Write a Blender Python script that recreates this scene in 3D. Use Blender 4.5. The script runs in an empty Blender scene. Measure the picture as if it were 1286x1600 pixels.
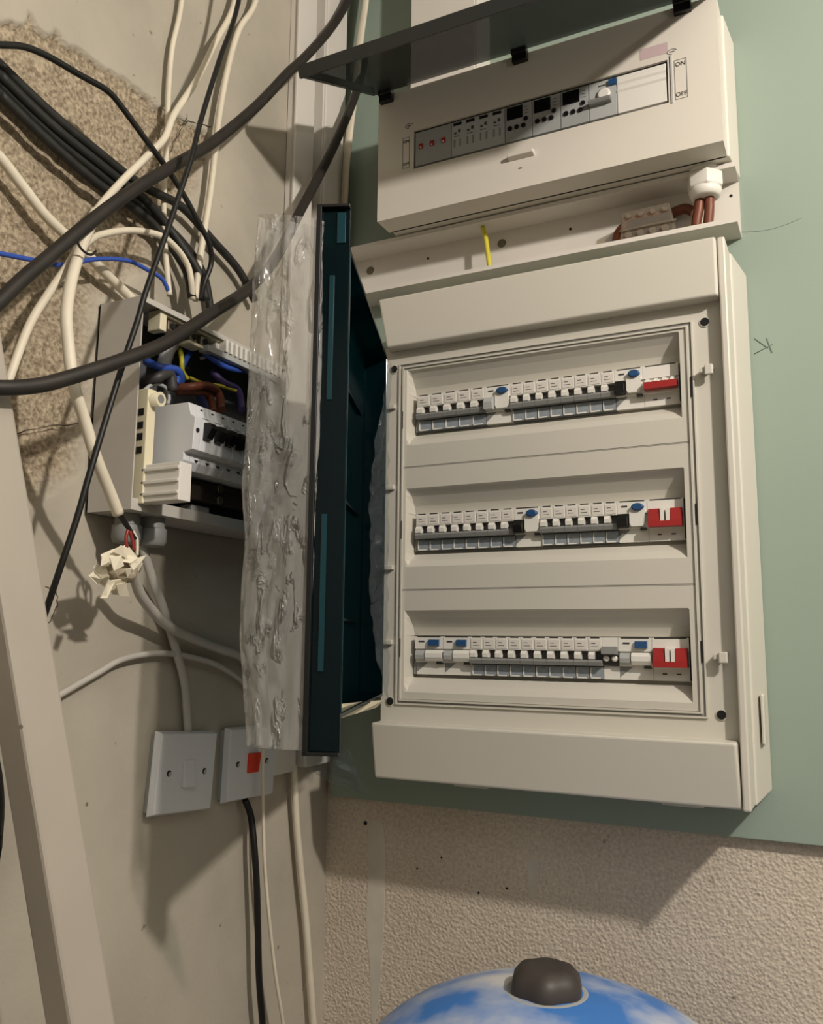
import bpy, bmesh, math, random
from mathutils import Vector, Matrix, noise
random.seed(7)
PI = math.pi
scene = bpy.context.scene
col = scene.collection

# ---------------------------------------------------------------- camera
cam_d = bpy.data.cameras.new('camera'); cam = bpy.data.objects.new('camera', cam_d); col.objects.link(cam)
CAMP = Vector((0.6959, -1.1156, 1.3723)); YAW, PITCH, ROLL = 0.4625, 0.1495, 0.0097
fw = Vector((-math.sin(YAW)*math.cos(PITCH), math.cos(YAW)*math.cos(PITCH), math.sin(PITCH)))
rt = Vector((math.cos(YAW), math.sin(YAW), 0)); up = rt.cross(fw)
r2 = rt*math.cos(ROLL) + up*math.sin(ROLL); u2 = up*math.cos(ROLL) - rt*math.sin(ROLL)
M = Matrix((r2, u2, -fw)).transposed().to_4x4(); M.translation = CAMP
cam.matrix_world = M
cam_d.sensor_fit = 'VERTICAL'; cam_d.sensor_height = 24.0; cam_d.lens = 24.0*1350/1600
cam_d.clip_start = 0.02; cam_d.clip_end = 50
scene.camera = cam

# ---------------------------------------------------------------- world, lamps, exposure
w = bpy.data.worlds.new('world'); scene.world = w; w.use_nodes = True
w.node_tree.nodes['Background'].inputs[0].default_value = (0.9, 0.95, 1, 1)
w.node_tree.nodes['Background'].inputs[1].default_value = 0.05
def lamp(name, kind, loc, power, colour, size, rot=(0, 0, 0)):
    d = bpy.data.lights.new(name, kind); d.energy = power; d.color = colour
    if kind == 'AREA': d.size = size
    else: d.shadow_soft_size = size
    o = bpy.data.objects.new(name, d); col.objects.link(o); o.location = loc; o.rotation_euler = rot
    return o
lamp('bulb_light', 'POINT', (1.43, -0.86, 2.22), 70.0, (1.0, 0.915, 0.83), 0.03)
lamp('fill_light', 'AREA', (1.3, -2.0, 2.46), 7.0, (0.93, 0.97, 1.0), 1.0)  # added area fill to lift the shadows, no fitting known there
scene.view_settings.view_transform = 'Standard'
scene.view_settings.look = 'None'
scene.view_settings.gamma = 1.0
scene.view_settings.use_curve_mapping = False
scene.view_settings.exposure = 0.0

# ---------------------------------------------------------------- materials
def lin(c):
    return tuple(((v/255)/12.92 if v/255 <= 0.04045 else ((v/255+0.055)/1.055)**2.4) for v in c)
def mat(name, rgb, rough=0.5, metal=0.0, var=0.0, scale=20.0, bump=0.0, bscale=60.0, spec=0.5, rgb2=None, bdist=0.002, trans=0.0, ior=1.46):
    m = bpy.data.materials.new(name); m.use_nodes = True
    nt = m.node_tree; b = nt.nodes['Principled BSDF']
    c = lin(rgb); b.inputs['Base Color'].default_value = (*c, 1)
    b.inputs['Roughness'].default_value = rough; b.inputs['Metallic'].default_value = metal
    b.inputs['Specular IOR Level'].default_value = spec
    b.inputs['Transmission Weight'].default_value = trans; b.inputs['IOR'].default_value = ior
    tc = nt.nodes.new('ShaderNodeTexCoord')
    if var > 0 or rgb2:
        n = nt.nodes.new('ShaderNodeTexNoise'); n.inputs['Scale'].default_value = scale; n.inputs['Detail'].default_value = 6
        nt.links.new(tc.outputs['Object'], n.inputs['Vector'])
        r = nt.nodes.new('ShaderNodeValToRGB')
        c2 = lin(rgb2) if rgb2 else tuple(v*(1-var) for v in c)
        r.color_ramp.elements[0].position = 0.3; r.color_ramp.elements[1].position = 0.7
        r.color_ramp.elements[0].color = (*c2, 1); r.color_ramp.elements[1].color = (*c, 1)
        nt.links.new(n.outputs['Fac'], r.inputs['Fac']); nt.links.new(r.outputs['Color'], b.inputs['Base Color'])
    if bump > 0:
        n2 = nt.nodes.new('ShaderNodeTexNoise'); n2.inputs['Scale'].default_value = bscale; n2.inputs['Detail'].default_value = 5
        nt.links.new(tc.outputs['Object'], n2.inputs['Vector'])
        bp = nt.nodes.new('ShaderNodeBump'); bp.inputs['Strength'].default_value = bump; bp.inputs['Distance'].default_value = bdist
        nt.links.new(n2.outputs['Fac'], bp.inputs['Height']); nt.links.new(bp.outputs['Normal'], b.inputs['Normal'])
    return m
def clearmat(name, tint, alpha_mix, rgb, rough, bump=0.0, bscale=30, bdist=0.004, spec=0.6, distort=2.0, sparse=False):
    """thin clear plastic: part of the light goes straight through, the rest meets a glossy plastic skin"""
    m = bpy.data.materials.new(name); m.use_nodes = True; nt = m.node_tree
    b = nt.nodes['Principled BSDF']; out = nt.nodes['Material Output']
    b.inputs['Base Color'].default_value = (*lin(rgb), 1); b.inputs['Roughness'].default_value = rough
    b.inputs['Specular IOR Level'].default_value = spec
    t = nt.nodes.new('ShaderNodeBsdfTransparent'); t.inputs[0].default_value = (*lin(tint), 1)
    mx = nt.nodes.new('ShaderNodeMixShader'); mx.inputs[0].default_value = 1-alpha_mix
    nt.links.new(t.outputs[0], mx.inputs[1]); nt.links.new(b.outputs[0], mx.inputs[2]); nt.links.new(mx.outputs[0], out.inputs[0])
    if bump > 0:
        tc = nt.nodes.new('ShaderNodeTexCoord'); n = nt.nodes.new('ShaderNodeTexNoise')
        n.inputs['Scale'].default_value = bscale; n.inputs['Detail'].default_value = 4; n.inputs['Distortion'].default_value = distort
        nt.links.new(tc.outputs['Object'], n.inputs['Vector'])
        bp = nt.nodes.new('ShaderNodeBump'); bp.inputs['Strength'].default_value = bump; bp.inputs['Distance'].default_value = bdist
        if sparse:      # mostly smooth film with a few sharp creases running down it
            mp = nt.nodes.new('ShaderNodeMapping'); mp.inputs['Scale'].default_value = (1.0, 1.0, 0.45)
            nt.links.new(tc.outputs['Object'], mp.inputs['Vector']); nt.links.new(mp.outputs['Vector'], n.inputs['Vector'])
            mr = nt.nodes.new('ShaderNodeMapRange'); mr.inputs['From Min'].default_value = 0.54; mr.inputs['From Max'].default_value = 0.72
            nt.links.new(n.outputs['Fac'], mr.inputs['Value']); nt.links.new(mr.outputs['Result'], bp.inputs['Height'])
        else: nt.links.new(n.outputs['Fac'], bp.inputs['Height'])
        nt.links.new(bp.outputs['Normal'], b.inputs['Normal'])
    return m

m_board = mat('board_plastic', (204, 200, 188), 0.42, var=0.04, scale=3)
m_cover = mat('cover_plastic', (200, 196, 184), 0.4, var=0.03, scale=4)
m_unit = mat('unit_enamel', (214, 208, 196), 0.38, var=0.03, scale=3)
m_channel = mat('trunking_plastic', (214, 209, 200), 0.45, var=0.05, scale=5)
m_white = mat('white_plastic', (222, 219, 210), 0.4)
m_switchwhite = mat('switch_plastic', (212, 214, 216), 0.35)
m_cream = mat('cream_plastic', (222, 214, 184), 0.45)
m_grey = mat('grey_plastic', (128, 129, 126), 0.5)
m_lgrey = mat('light_grey_plastic', (172, 174, 172), 0.5)
m_dgrey = mat('dark_grey_plastic', (62, 60, 58), 0.5)
m_black = mat('black_plastic', (18, 18, 18), 0.4)
m_hole = mat('hole_dark', (20, 19, 17), 0.9)
m_red = mat('red_plastic', (156, 38, 37), 0.4)
m_redneon = mat('red_rocker', (214, 60, 34), 0.35)
m_blue = mat('blue_button', (38, 74, 116), 0.35)
m_skirt = mat('terminal_cover_plastic', (150, 158, 164), 0.25, var=0.25, scale=120)
m_screen = mat('black_screen', (12, 12, 14), 0.15)
m_strip = mat('module_grey', (158, 160, 158), 0.4)
m_ink = mat('printed_ink', (70, 68, 64), 0.8)
m_pencil = mat('pencil_grey', (104, 112, 106), 0.8)
m_pink = mat('mauve_label', (190, 168, 168), 0.7)
m_cabw = mat('cable_white', (226, 217, 196), 0.5, var=0.12, scale=25)
m_cabg = mat('cable_grey', (190, 186, 176), 0.5, var=0.1, scale=25)
m_cabb = mat('cable_black', (24, 23, 22), 0.45, var=0.3, scale=40)
m_cabbr = mat('cable_dusty_black', (42, 38, 33), 0.55, var=0.35, scale=30)
m_cabd = mat('cable_dusty_bundle', (40, 40, 37), 0.6, var=0.5, scale=60)
m_blue_w = mat('wire_blue', (52, 84, 170), 0.4)
m_brown_w = mat('wire_brown', (112, 62, 42), 0.45)
m_yg = mat('wire_yellow_green', (206, 196, 60), 0.45)
m_red_w = mat('wire_red', (140, 50, 44), 0.4)
m_steel = mat('grey_steel', (192, 188, 180), 0.45, var=0.06, scale=8)
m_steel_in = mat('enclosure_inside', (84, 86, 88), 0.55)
m_copper = mat('copper_bar', (58, 48, 42), 0.5, metal=0.3)
m_zinc = mat('zinc_screw', (120, 112, 96), 0.4, metal=0.7)
m_post = mat('post_paint', (172, 164, 152), 0.42, var=0.06, scale=12)
m_tape = mat('masking_tape', (236, 228, 204), 0.7, var=0.08, scale=40)
m_green = mat('green_board', (144, 159, 146), 0.75, var=0.05, scale=2.2, bump=0.05, bscale=300)
m_knob = mat('tank_cap', (70, 64, 60), 0.5, var=0.3, scale=30)
m_lid = clearmat('smoked_lid', (160, 162, 162), 0.68, (58, 61, 61), 0.25)
m_lid_rim = mat('smoked_lid_rim', (44, 46, 45), 0.3)
m_bag = clearmat('plastic_film', (248, 248, 246), 0.70, (216, 214, 210), 0.12, bump=1.0, bscale=60, bdist=0.012, spec=1.0, distort=0.8, sparse=True)
m_film = clearmat('clear_film', (244, 247, 248), 0.88, (110, 120, 124), 0.07, bump=1.0, bscale=30, bdist=0.012, spec=1.0)
m_clear = clearmat('clear_block', (226, 218, 204), 0.72, (170, 160, 146), 0.1, bump=0.4, bscale=80, spec=0.9)
m_teal = clearmat('teal_tinted_plastic', (60, 124, 130), 0.55, (4, 36, 42), 0.1, bump=0.05, bscale=6)
m_teal_d = clearmat('teal_tinted_plastic_thick', (50, 110, 116), 0.5, (3, 28, 33), 0.1)
m_teal_l = mat('teal_rib_highlight', (15, 54, 62), 0.2)  # for the ribs and the highlight painted along the rim

def wall_mat(name, smooth, smooth2, rough1, rough2, use_attr):
    m = bpy.data.materials.new(name); m.use_nodes = True; nt = m.node_tree; b = nt.nodes['Principled BSDF']
    b.inputs['Roughness'].default_value = 0.85; b.inputs['Specular IOR Level'].default_value = 0.25
    tc = nt.nodes.new('ShaderNodeTexCoord')
    def nz(s, d=6):
        n = nt.nodes.new('ShaderNodeTexNoise'); n.inputs['Scale'].default_value = s; n.inputs['Detail'].default_value = d
        nt.links.new(tc.outputs['Object'], n.inputs['Vector']); return n
    def ramp(src, p0, p1, c0, c1):
        r = nt.nodes.new('ShaderNodeValToRGB'); e = r.color_ramp.elements
        e[0].position = p0; e[1].position = p1; e[0].color = (*c0, 1); e[1].color = (*c1, 1)
        nt.links.new(src, r.inputs['Fac']); return r
    def mix(fac, a, bb, kind='MIX'):
        x = nt.nodes.new('ShaderNodeMix'); x.data_type = 'RGBA'; x.blend_type = kind
        if isinstance(fac, float): x.inputs[0].default_value = fac
        else: nt.links.new(fac, x.inputs[0])
        nt.links.new(a, x.inputs[6]); nt.links.new(bb, x.inputs[7]); return x.outputs[2]
    s = ramp(nz(4.0).outputs['Fac'], 0.35, 0.65, lin(smooth2), lin(smooth)).outputs[0]
    pits = ramp(nz(55, 3).outputs['Fac'], 0.23, 0.29, (0.25, 0.22, 0.18), (1, 1, 1)).outputs[0]
    s = mix(1.0, s, pits, 'MULTIPLY')
    r = ramp(nz(230, 8).outputs['Fac'], 0.34, 0.66, lin(rough2), lin(rough1)).outputs[0]
    fine = nz(230, 4)
    if use_attr:
        at = nt.nodes.new('ShaderNodeAttribute'); at.attribute_name = 'rough'
        colr = mix(at.outputs['Fac'], s, r)
        amt = nt.nodes.new('ShaderNodeMath'); amt.operation = 'MULTIPLY_ADD'
        nt.links.new(at.outputs['Fac'], amt.inputs[0]); amt.inputs[1].default_value = 0.75; amt.inputs[2].default_value = 0.1
    else:
        colr = mix(0.5, s, r)
    nt.links.new(colr, b.inputs['Base Color'])
    bp = nt.nodes.new('ShaderNodeBump'); bp.inputs['Distance'].default_value = 0.003
    h = nt.nodes.new('ShaderNodeMath'); h.operation = 'ADD'
    v = nt.nodes.new('ShaderNodeTexVoronoi'); v.inputs['Scale'].default_value = 150 if use_attr else 240; nt.links.new(tc.outputs['Object'], v.inputs['Vector'])
    nt.links.new(fine.outputs['Fac'], h.inputs[0]); nt.links.new(v.outputs['Distance'], h.inputs[1])
    nt.links.new(h.outputs[0], bp.inputs['Height'])
    if use_attr: nt.links.new(amt.outputs[0], bp.inputs['Strength'])
    else: bp.inputs['Strength'].default_value = 0.45
    nt.links.new(bp.outputs['Normal'], b.inputs['Normal'])
    return m
m_wall_l = wall_mat('plaster_left', (186, 178, 162), (162, 156, 142), (184, 170, 146), (128, 114, 94), True)
m_wall_b = wall_mat('concrete_back', (220, 209, 192), (196, 184, 168), (220, 207, 188), (172, 158, 140), False)
m_plain = mat('plain_plaster', (150, 146, 138), 0.9)
m_floor = mat('floor_concrete', (140, 134, 124), 0.85, var=0.2, scale=5)

# ---------------------------------------------------------------- mesh helpers
class MB:
    def __init__(s): s.bm = bmesh.new()
    def _mi(s, faces, mi):
        for f in faces: f.material_index = mi
    def box(s, x0, x1, y0, y1, z0, z1, mi=0, taper=None):
        vs = [s.bm.verts.new(p) for p in ((x0,y0,z0),(x1,y0,z0),(x1,y1,z0),(x0,y1,z0),(x0,y0,z1),(x1,y0,z1),(x1,y1,z1),(x0,y1,z1))]
        fs = [s.bm.faces.new([vs[i] for i in q]) for q in ((3,2,1,0),(4,5,6,7),(0,1,5,4),(1,2,6,5),(2,3,7,6),(3,0,4,7))]
        s._mi(fs, mi); return s
    def hexa(s, pts, mi=0):       # 8 points: bottom ring 4, top ring 4
        vs = [s.bm.verts.new(p) for p in pts]
        fs = [s.bm.faces.new([vs[i] for i in q]) for q in ((3,2,1,0),(4,5,6,7),(0,1,5,4),(1,2,6,5),(2,3,7,6),(3,0,4,7))]
        s._mi(fs, mi); return s
    def prism(s, prof, axis, a, b, mi=0, scale_b=1.0):   # profile in the two other axes (in x,y,z order)
        def mk(t, p):
            if axis == 'x': return (t, p[0], p[1])
            if axis == 'y': return (p[0], t, p[1])
            return (p[0], p[1], t)
        A = [s.bm.verts.new(mk(a, p)) for p in prof]; B = [s.bm.verts.new(mk(b, p)) for p in prof]
        n = len(prof); fs = [s.bm.faces.new(A[::-1]), s.bm.faces.new(B)]
        for i in range(n): fs.append(s.bm.faces.new((A[i], A[(i+1)%n], B[(i+1)%n], B[i])))
        s._mi(fs, mi); return s
    def cyl(s, p0, p1, r0, r1=None, n=16, mi=0, smooth=True):
        r1 = r0 if r1 is None else r1
        p0, p1 = Vector(p0), Vector(p1); d = (p1-p0).normalized()
        a = d.orthogonal().normalized(); b = d.cross(a)
        A = []; B = []
        for i in range(n):
            t = 2*PI*i/n; v = a*math.cos(t)+b*math.sin(t)
            A.append(s.bm.verts.new(p0+v*r0)); B.append(s.bm.verts.new(p1+v*r1))
        fs = [s.bm.faces.new(A[::-1]), s.bm.faces.new(B)]
        sd = [s.bm.faces.new((A[i], A[(i+1)%n], B[(i+1)%n], B[i])) for i in range(n)]
        for f in sd: f.smooth = smooth
        s._mi(fs+sd, mi); return s
    def lathe(s, c, axis, prof, n=32, mi=0, lobes=None):    # profile of (radius, height along axis)
        c = Vector(c); d = Vector(axis).normalized(); a = d.orthogonal().normalized(); b = d.cross(a); rings = []
        for r, h in prof:
            ring = []
            for i in range(n):
                t = 2*PI*i/n; rr = r*(1+(lobes[1]*math.cos(lobes[0]*t) if lobes else 0))
                ring.append(s.bm.verts.new(c+d*h+(a*math.cos(t)+b*math.sin(t))*rr))
            rings.append(ring)
        for k in range(len(rings)-1):
            for i in range(n):
                f = s.bm.faces.new((rings[k][i], rings[k][(i+1)%n], rings[k+1][(i+1)%n], rings[k+1][i])); f.smooth = True; f.material_index = mi
        f = s.bm.faces.new(rings[0][::-1]); f.material_index = mi
        f = s.bm.faces.new(rings[-1]); f.material_index = mi
        return s
    def tube(s, pts, r, n=10, mi=0, flat=1.0, smooth_n=6, flat_dir=None):
        P = spline(pts, smooth_n); rings = []; prev = None
        for i, p in enumerate(P):
            t = (P[min(i+1, len(P)-1)]-P[max(i-1, 0)]).normalized()
            if flat_dir is not None: a = (Vector(flat_dir)-t*Vector(flat_dir).dot(t)).normalized()
            elif prev is None: a = t.orthogonal().normalized()
            else: a = (prev-t*prev.dot(t)).normalized()
            prev = a; b = t.cross(a); ring = []
            rr = r(i/(len(P)-1)) if callable(r) else r
            for k in range(n):
                th = 2*PI*k/n
                ring.append(s.bm.verts.new(p+a*math.cos(th)*rr*flat+b*math.sin(th)*rr))
            rings.append(ring)
        for k in range(len(rings)-1):
            for i in range(n):
                f = s.bm.faces.new((rings[k][i], rings[k][(i+1)%n], rings[k+1][(i+1)%n], rings[k+1][i])); f.smooth = True; f.material_index = mi
        f = s.bm.faces.new(rings[0][::-1]); f.material_index = mi
        f = s.bm.faces.new(rings[-1]); f.material_index = mi
        return s
    def build(s, name, mats, parent=None, bevel=0.0, seg=2, loc=None):
        bmesh.ops.recalc_face_normals(s.bm, faces=s.bm.faces)
        me = bpy.data.meshes.new(name); s.bm.to_mesh(me); s.bm.free()
        for m in (mats if isinstance(mats, (list, tuple)) else [mats]): me.materials.append(m)
        o = bpy.data.objects.new(name, me); col.objects.link(o)
        if parent: o.parent = parent
        if loc: o.location = loc
        if bevel > 0:
            md = o.modifiers.new('bevel', 'BEVEL'); md.width = bevel; md.segments = seg; md.limit_method = 'ANGLE'; md.angle_limit = 0.6
        return o
def spline(pts, k):
    P = [Vector(p) for p in pts]
    if len(P) < 3: return P
    Q = [P[0]*2-P[1]]+P+[P[-1]*2-P[-2]]; out = []
    for i in range(1, len(Q)-2):
        a, b, c, d = Q[i-1:i+3]
        for j in range(k):
            t = j/k
            out.append(0.5*((2*b)+(c-a)*t+(2*a-5*b+4*c-d)*t*t+(3*b-a-3*c+d)*t**3))
    out.append(P[-1]); return out
def tag(o, label=None, cat=None, group=None, kind=None):
    if label: o['label'] = label
    if cat: o['category'] = cat
    if group: o['group'] = group
    if kind: o['kind'] = kind
    return o
def empty(name, loc, label, cat, group=None):
    o = bpy.data.objects.new(name, None); col.objects.link(o); o.location = loc; o.empty_display_size = 0.05
    return tag(o, label, cat, group)
class Thing:
    """an Empty at the thing's base; part meshes are given in world coordinates"""
    def __init__(s, name, loc, label, cat, group=None):
        s.o = empty(name, loc, label, cat, group); s.loc = Vector(loc)
    def part(s, mb, name, mats, bevel=0.0, parent=None, seg=2):
        if parent is None:
            bmesh.ops.translate(mb.bm, vec=-s.loc, verts=mb.bm.verts); return mb.build(name, mats, s.o, bevel, seg)
        off = s.loc + parent.location
        bmesh.ops.translate(mb.bm, vec=-off, verts=mb.bm.verts); return mb.build(name, mats, parent, bevel, seg)
def cable(name, label, pts, r, m, flat=1.0, group=None, flat_dir=None, cat='cable', n=10):
    o = MB().tube(pts, r, n=n, flat=flat, flat_dir=flat_dir).build(name, m)
    return tag(o, label, cat, group)
def text_mesh(name, s, size, mt, parent, loc, rot, depth=0.0002):
    c = bpy.data.curves.new(name, 'FONT'); c.body = s; c.size = size; c.extrude = depth; c.align_x = 'CENTER'; c.align_y = 'CENTER'
    tmp = bpy.data.objects.new('tmp', c); col.objects.link(tmp)
    dg = bpy.context.evaluated_depsgraph_get(); me = bpy.data.meshes.new_from_object(tmp.evaluated_get(dg))
    bpy.data.objects.remove(tmp); me.materials.clear(); me.materials.append(mt)
    o = bpy.data.objects.new(name, me); col.objects.link(o); o.parent = parent; o.location = loc; o.rotation_euler = rot
    return o
FRONT = (PI/2, 0, 0)       # text facing the room from the back wall

# ---------------------------------------------------------------- room shell
RX, RY, CZ = 2.4, -2.6, 2.5
tag(MB().box(-0.1, RX, RY, 0.1, -0.1, 0.0).build('floor', m_floor), kind='structure')
tag(MB().box(-0.1, RX, RY, 0.1, CZ, CZ+0.1).build('ceiling', m_plain), kind='structure')
tag(MB().box(RX, RX+0.1, RY, 0.1, 0, CZ).build('wall_right', m_plain), kind='structure')
tag(MB().box(-0.1, RX, RY-0.1, RY, 0, CZ).build('wall_front', m_plain), kind='structure')
# back wall: concrete, its face 13 mm behind the plasterboard face (y = 0)
WB = 0.0125
tag(MB().box(-0.1, RX, WB, 0.1, 0, CZ).build('wall_back', m_wall_b), kind='structure')

# left wall: a smooth plaster coat whose broken edge leaves rough concrete bare
crack = [(p[1], p[2]) for p in [(0.0000,-0.6582,1.9356),(0.0000,-0.6195,1.9577),(0.0000,-0.5988,1.9708),(0.0000,-0.5853,1.9889),(0.0000,-0.5729,1.9818),(0.0000,-0.5651,1.9836),(0.0000,-0.5579,1.9937),(0.0000,-0.5371,1.9933),(0.0000,-0.5022,1.9963),(0.0000,-0.4550,2.0009),(-0.0000,-0.4138,2.0005),(0.0000,-0.3965,2.0009),(0.0000,-0.3754,2.0025),(0.0000,-0.3469,2.0131),(0.0000,-0.3100,2.0140)]]
right = [(p[1], p[2]) for p in [(0.0000,-0.3100,2.0140),(0.0000,-0.3290,1.9293),(0.0000,-0.3714,1.8710),(0.0000,-0.4035,1.7969),(0.0000,-0.4799,1.7296),(0.0000,-0.4787,1.6102),(0.0000,-0.4832,1.5411),(0.0000,-0.5338,1.5002),(0.0000,-0.5758,1.4881),(0.0000,-0.6147,1.4827)]]
poly = crack + right
def inside(y, z):
    c = False; n = len(poly)
    for i in range(n):
        (y1, z1), (y2, z2) = poly[i], poly[(i+1) % n]
        if (z1 > z) != (z2 > z) and y < (y2-y1)*(z-z1)/(z2-z1)+y1: c = not c
    return c
def seg_dist(y, z):
    best = 9
    for i in range(len(crack)-1):
        (ay, az), (by, bz) = crack[i], crack[i+1]
        dy, dz = by-ay, bz-az; t = max(0, min(1, ((y-ay)*dy+(z-az)*dz)/(dy*dy+dz*dz)))
        best = min(best, math.hypot(y-ay-dy*t, z-az-dz*t))
    return best
def soft_dist(y, z):
    best = 9
    for i in range(len(right)-1):
        (ay, az), (by, bz) = right[i], right[i+1]
        dy, dz = by-ay, bz-az; t = max(0, min(1, ((y-ay)*dy+(z-az)*dz)/(dy*dy+dz*dz)))
        best = min(best, math.hypot(y-ay-dy*t, z-az-dz*t))
    return best
def left_wall():
    Y0, Y1, Z0, Z1, st = -0.86, WB, 0.80, CZ, 0.0032
    ny, nz = int((Y1-Y0)/st), int((Z1-Z0)/st); verts = []; rough = []; faces = []
    for j in range(nz+1):
        z = Z0+(Z1-Z0)*j/nz
        for i in range(ny+1):
            y = Y0+(Y1-Y0)*i/ny
            yy = y+0.006*noise.noise((y*60, z*60, 0)); zz = z+0.006*noise.noise((y*60, z*60, 9))
            k = 0.0
            if inside(yy, zz):
                k = min(1.0, soft_dist(yy, zz)/0.03+0.15)
                k = max(k, 1.0 if seg_dist(yy, zz) < 0.04 and zz > 1.75 else k)
            x = 0.0012*noise.noise((y*9, z*9, 3))
            if k > 0:
                x += k*(-0.0065+0.0018*noise.noise((y*90, z*90, 1))+0.0016*noise.noise((y*40, z*40, 2)))
            edge = min(1, (y-Y0)/0.05, (Z1-z)/0.02, (z-Z0)/0.05)
            verts.append((x*max(0, edge), y, z)); rough.append(k)
    for j in range(nz):
        for i in range(ny):
            a = j*(ny+1)+i; faces.append((a, a+1, a+ny+2, a+ny+1))
    def add(*p):
        b0 = len(verts); verts.extend(p); rough.extend([0]*len(p)); return b0
    for ya, yb, za, zb in ((RY, Y0, 0, CZ), (Y0, Y1, 0, Z0)):
        b0 = add((0, ya, za), (0, yb, za), (0, yb, zb), (0, ya, zb)); faces.append((b0, b0+1, b0+2, b0+3))
    b0 = add((-0.1, RY, 0), (-0.1, Y1, 0), (-0.1, Y1, CZ), (-0.1, RY, CZ)); faces.append((b0+3, b0+2, b0+1, b0))
    me = bpy.data.meshes.new('wall_left'); me.from_pydata(verts, [], faces); me.materials.append(m_wall_l)
    at = me.attributes.new('rough', 'FLOAT', 'POINT'); at.data.foreach_set('value', rough)
    for p in me.polygons: p.use_smooth = True
    o = bpy.data.objects.new('wall_left', me); col.objects.link(o); tag(o, kind='structure')
left_wall()

m_crack = mat('crack_dark', (74, 66, 54), 0.9)
wl = bpy.data.objects['wall_left']; wb = bpy.data.objects['wall_back']
for pts in ([(0.0004,-0.3980,1.9999),(0.0004,-0.3836,2.0001),(0.0004,-0.3657,2.0063),(0.0004,-0.3474,2.0136),(0.0004,-0.3260,2.0216),(0.0004,-0.3090,2.0297)], [(0.0004,-0.3573,2.0190),(0.0004,-0.3630,2.0002),(0.0004,-0.3769,1.9703),(0.0004,-0.3823,1.9522)], [(0.0004,-0.5824,1.5554),(0.0004,-0.5410,1.5765),(0.0004,-0.4945,1.5913),(0.0004,-0.4700,1.6054)], [(0.0004,-0.5198,1.4233),(0.0004,-0.5036,1.4149),(0.0004,-0.5066,1.3959),(0.0004,-0.5163,1.3845)]):
    P = [p+Vector((0, noise.noise(p*160)*0.0035, noise.noise(p*160+Vector((7, 0, 0)))*0.0035)) for p in spline(pts, 6)]
    MB().tube(P, lambda t: 0.0002+0.0005*abs(math.sin(9*t)), n=6, smooth_n=2).build('crack', m_crack, wl)
def smear(pts, name='pale_smear'):
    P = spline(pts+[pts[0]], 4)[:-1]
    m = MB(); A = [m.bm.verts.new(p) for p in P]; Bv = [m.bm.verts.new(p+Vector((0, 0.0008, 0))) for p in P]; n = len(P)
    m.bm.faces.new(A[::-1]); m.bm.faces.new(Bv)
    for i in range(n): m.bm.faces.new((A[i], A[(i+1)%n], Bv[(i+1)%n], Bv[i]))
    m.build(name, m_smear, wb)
m_smear = mat('smear_pale', (208, 200, 186), 0.85, var=0.15, scale=30)
smear([(0.0690,0.0119,1.1167),(0.0908,0.0119,1.1196),(0.0976,0.0119,1.0805),(0.0968,0.0119,1.0035),(0.0949,0.0119,0.9361),(0.0871,0.0119,0.8604),(0.0791,0.0119,0.8589),(0.0758,0.0119,0.9247),(0.0685,0.0119,0.9826),(0.0713,0.0119,1.0516)])  # plaster strip beside the corner
smear([(0.3067,0.0119,1.0939),(0.3215,0.0119,1.0956),(0.3230,0.0119,1.0737),(0.3175,0.0119,1.0479),(0.3106,0.0119,1.0517),(0.3082,0.0119,1.0719)])  # small pale upright patch in the same material
for p in [(0.0647,0.0122,1.1153),(0.2789,0.0122,1.0538),(0.2391,0.0122,1.0431),(0.1478,0.0122,1.0631),(0.1846,0.0122,1.0817)]:
    MB().cyl(Vector(p), Vector(p)-Vector((0, 0.0006, 0)), 0.0028 if p[0] < 0.1 else 0.0014, n=12).build('drill_hole', m_hole, wb)

# green moisture board on the back wall
gb = MB(); gb.box(0.012, 1.6, 0.0, WB, 1.150, 2.495)
gbo = gb.build('plasterboard_panel', m_green, bevel=0.001); tag(gbo, 'pale green plasterboard sheet fixed on the back wall behind the white enclosures', 'panel')
for a, b in ([(0.6151,-0.0002,1.7314),(0.6362,-0.0002,1.7407)], [(0.6160,-0.0002,1.7512),(0.6309,-0.0002,1.7365)], [(0.6300,-0.0002,1.7491),(0.6350,-0.0002,1.7302)]):
    MB().tube([a, b], 0.0006, n=6).build('pencil_mark', m_pencil, gbo)
MB().tube([(0.6066,-0.0001,1.8943),(0.6346,-0.0001,1.8909),(0.6570,-0.0001,1.8929),(0.6770,-0.0001,1.8979)], 0.00028, n=6).build('scratch', m_pencil, gbo)

# ---------------------------------------------------------------- open white channel between the two enclosures
ch = Thing('cable_channel', (0.03, 0, 1.885), 'open white cable channel with its cover off, between the upper and lower enclosures', 'trunking')
cx0, cx1, cz0, cz1, cd = 0.03, 0.607, 1.886, 1.965, 0.05
c = MB().box(cx0, cx1, -0.003, -0.0003, cz0, cz1); ch.part(c, 'back_panel', m_channel)
c = MB().box(cx0, cx1, -cd, -0.003, cz0, cz0+0.0025); c.box(cx0, cx1, -cd, -cd+0.003, cz0+0.0025, cz0+0.006); ch.part(c, 'lower_flange', m_channel)
c = MB().box(cx0, cx1, -cd, -0.003, cz1-0.0025, cz1); c.box(cx0, cx1, -cd, -cd+0.003, cz1-0.006, cz1-0.0025); ch.part(c, 'upper_flange', m_channel)
for x, z in ((0.065, 1.945), (0.283, 1.945)):
    c = MB().cyl((x, -0.003, z), (x, -0.0052, z), 0.0065, 0.005, n=20); ch.part(c, 'screw', m_zinc)
for x, z in ((0.165, 1.945), (0.385, 1.945), (0.597, 1.945)):
    c = MB().cyl((x, -0.003, z), (x, -0.0036, z), 0.002, n=10); ch.part(c, 'pin_hole', m_hole)

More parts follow.
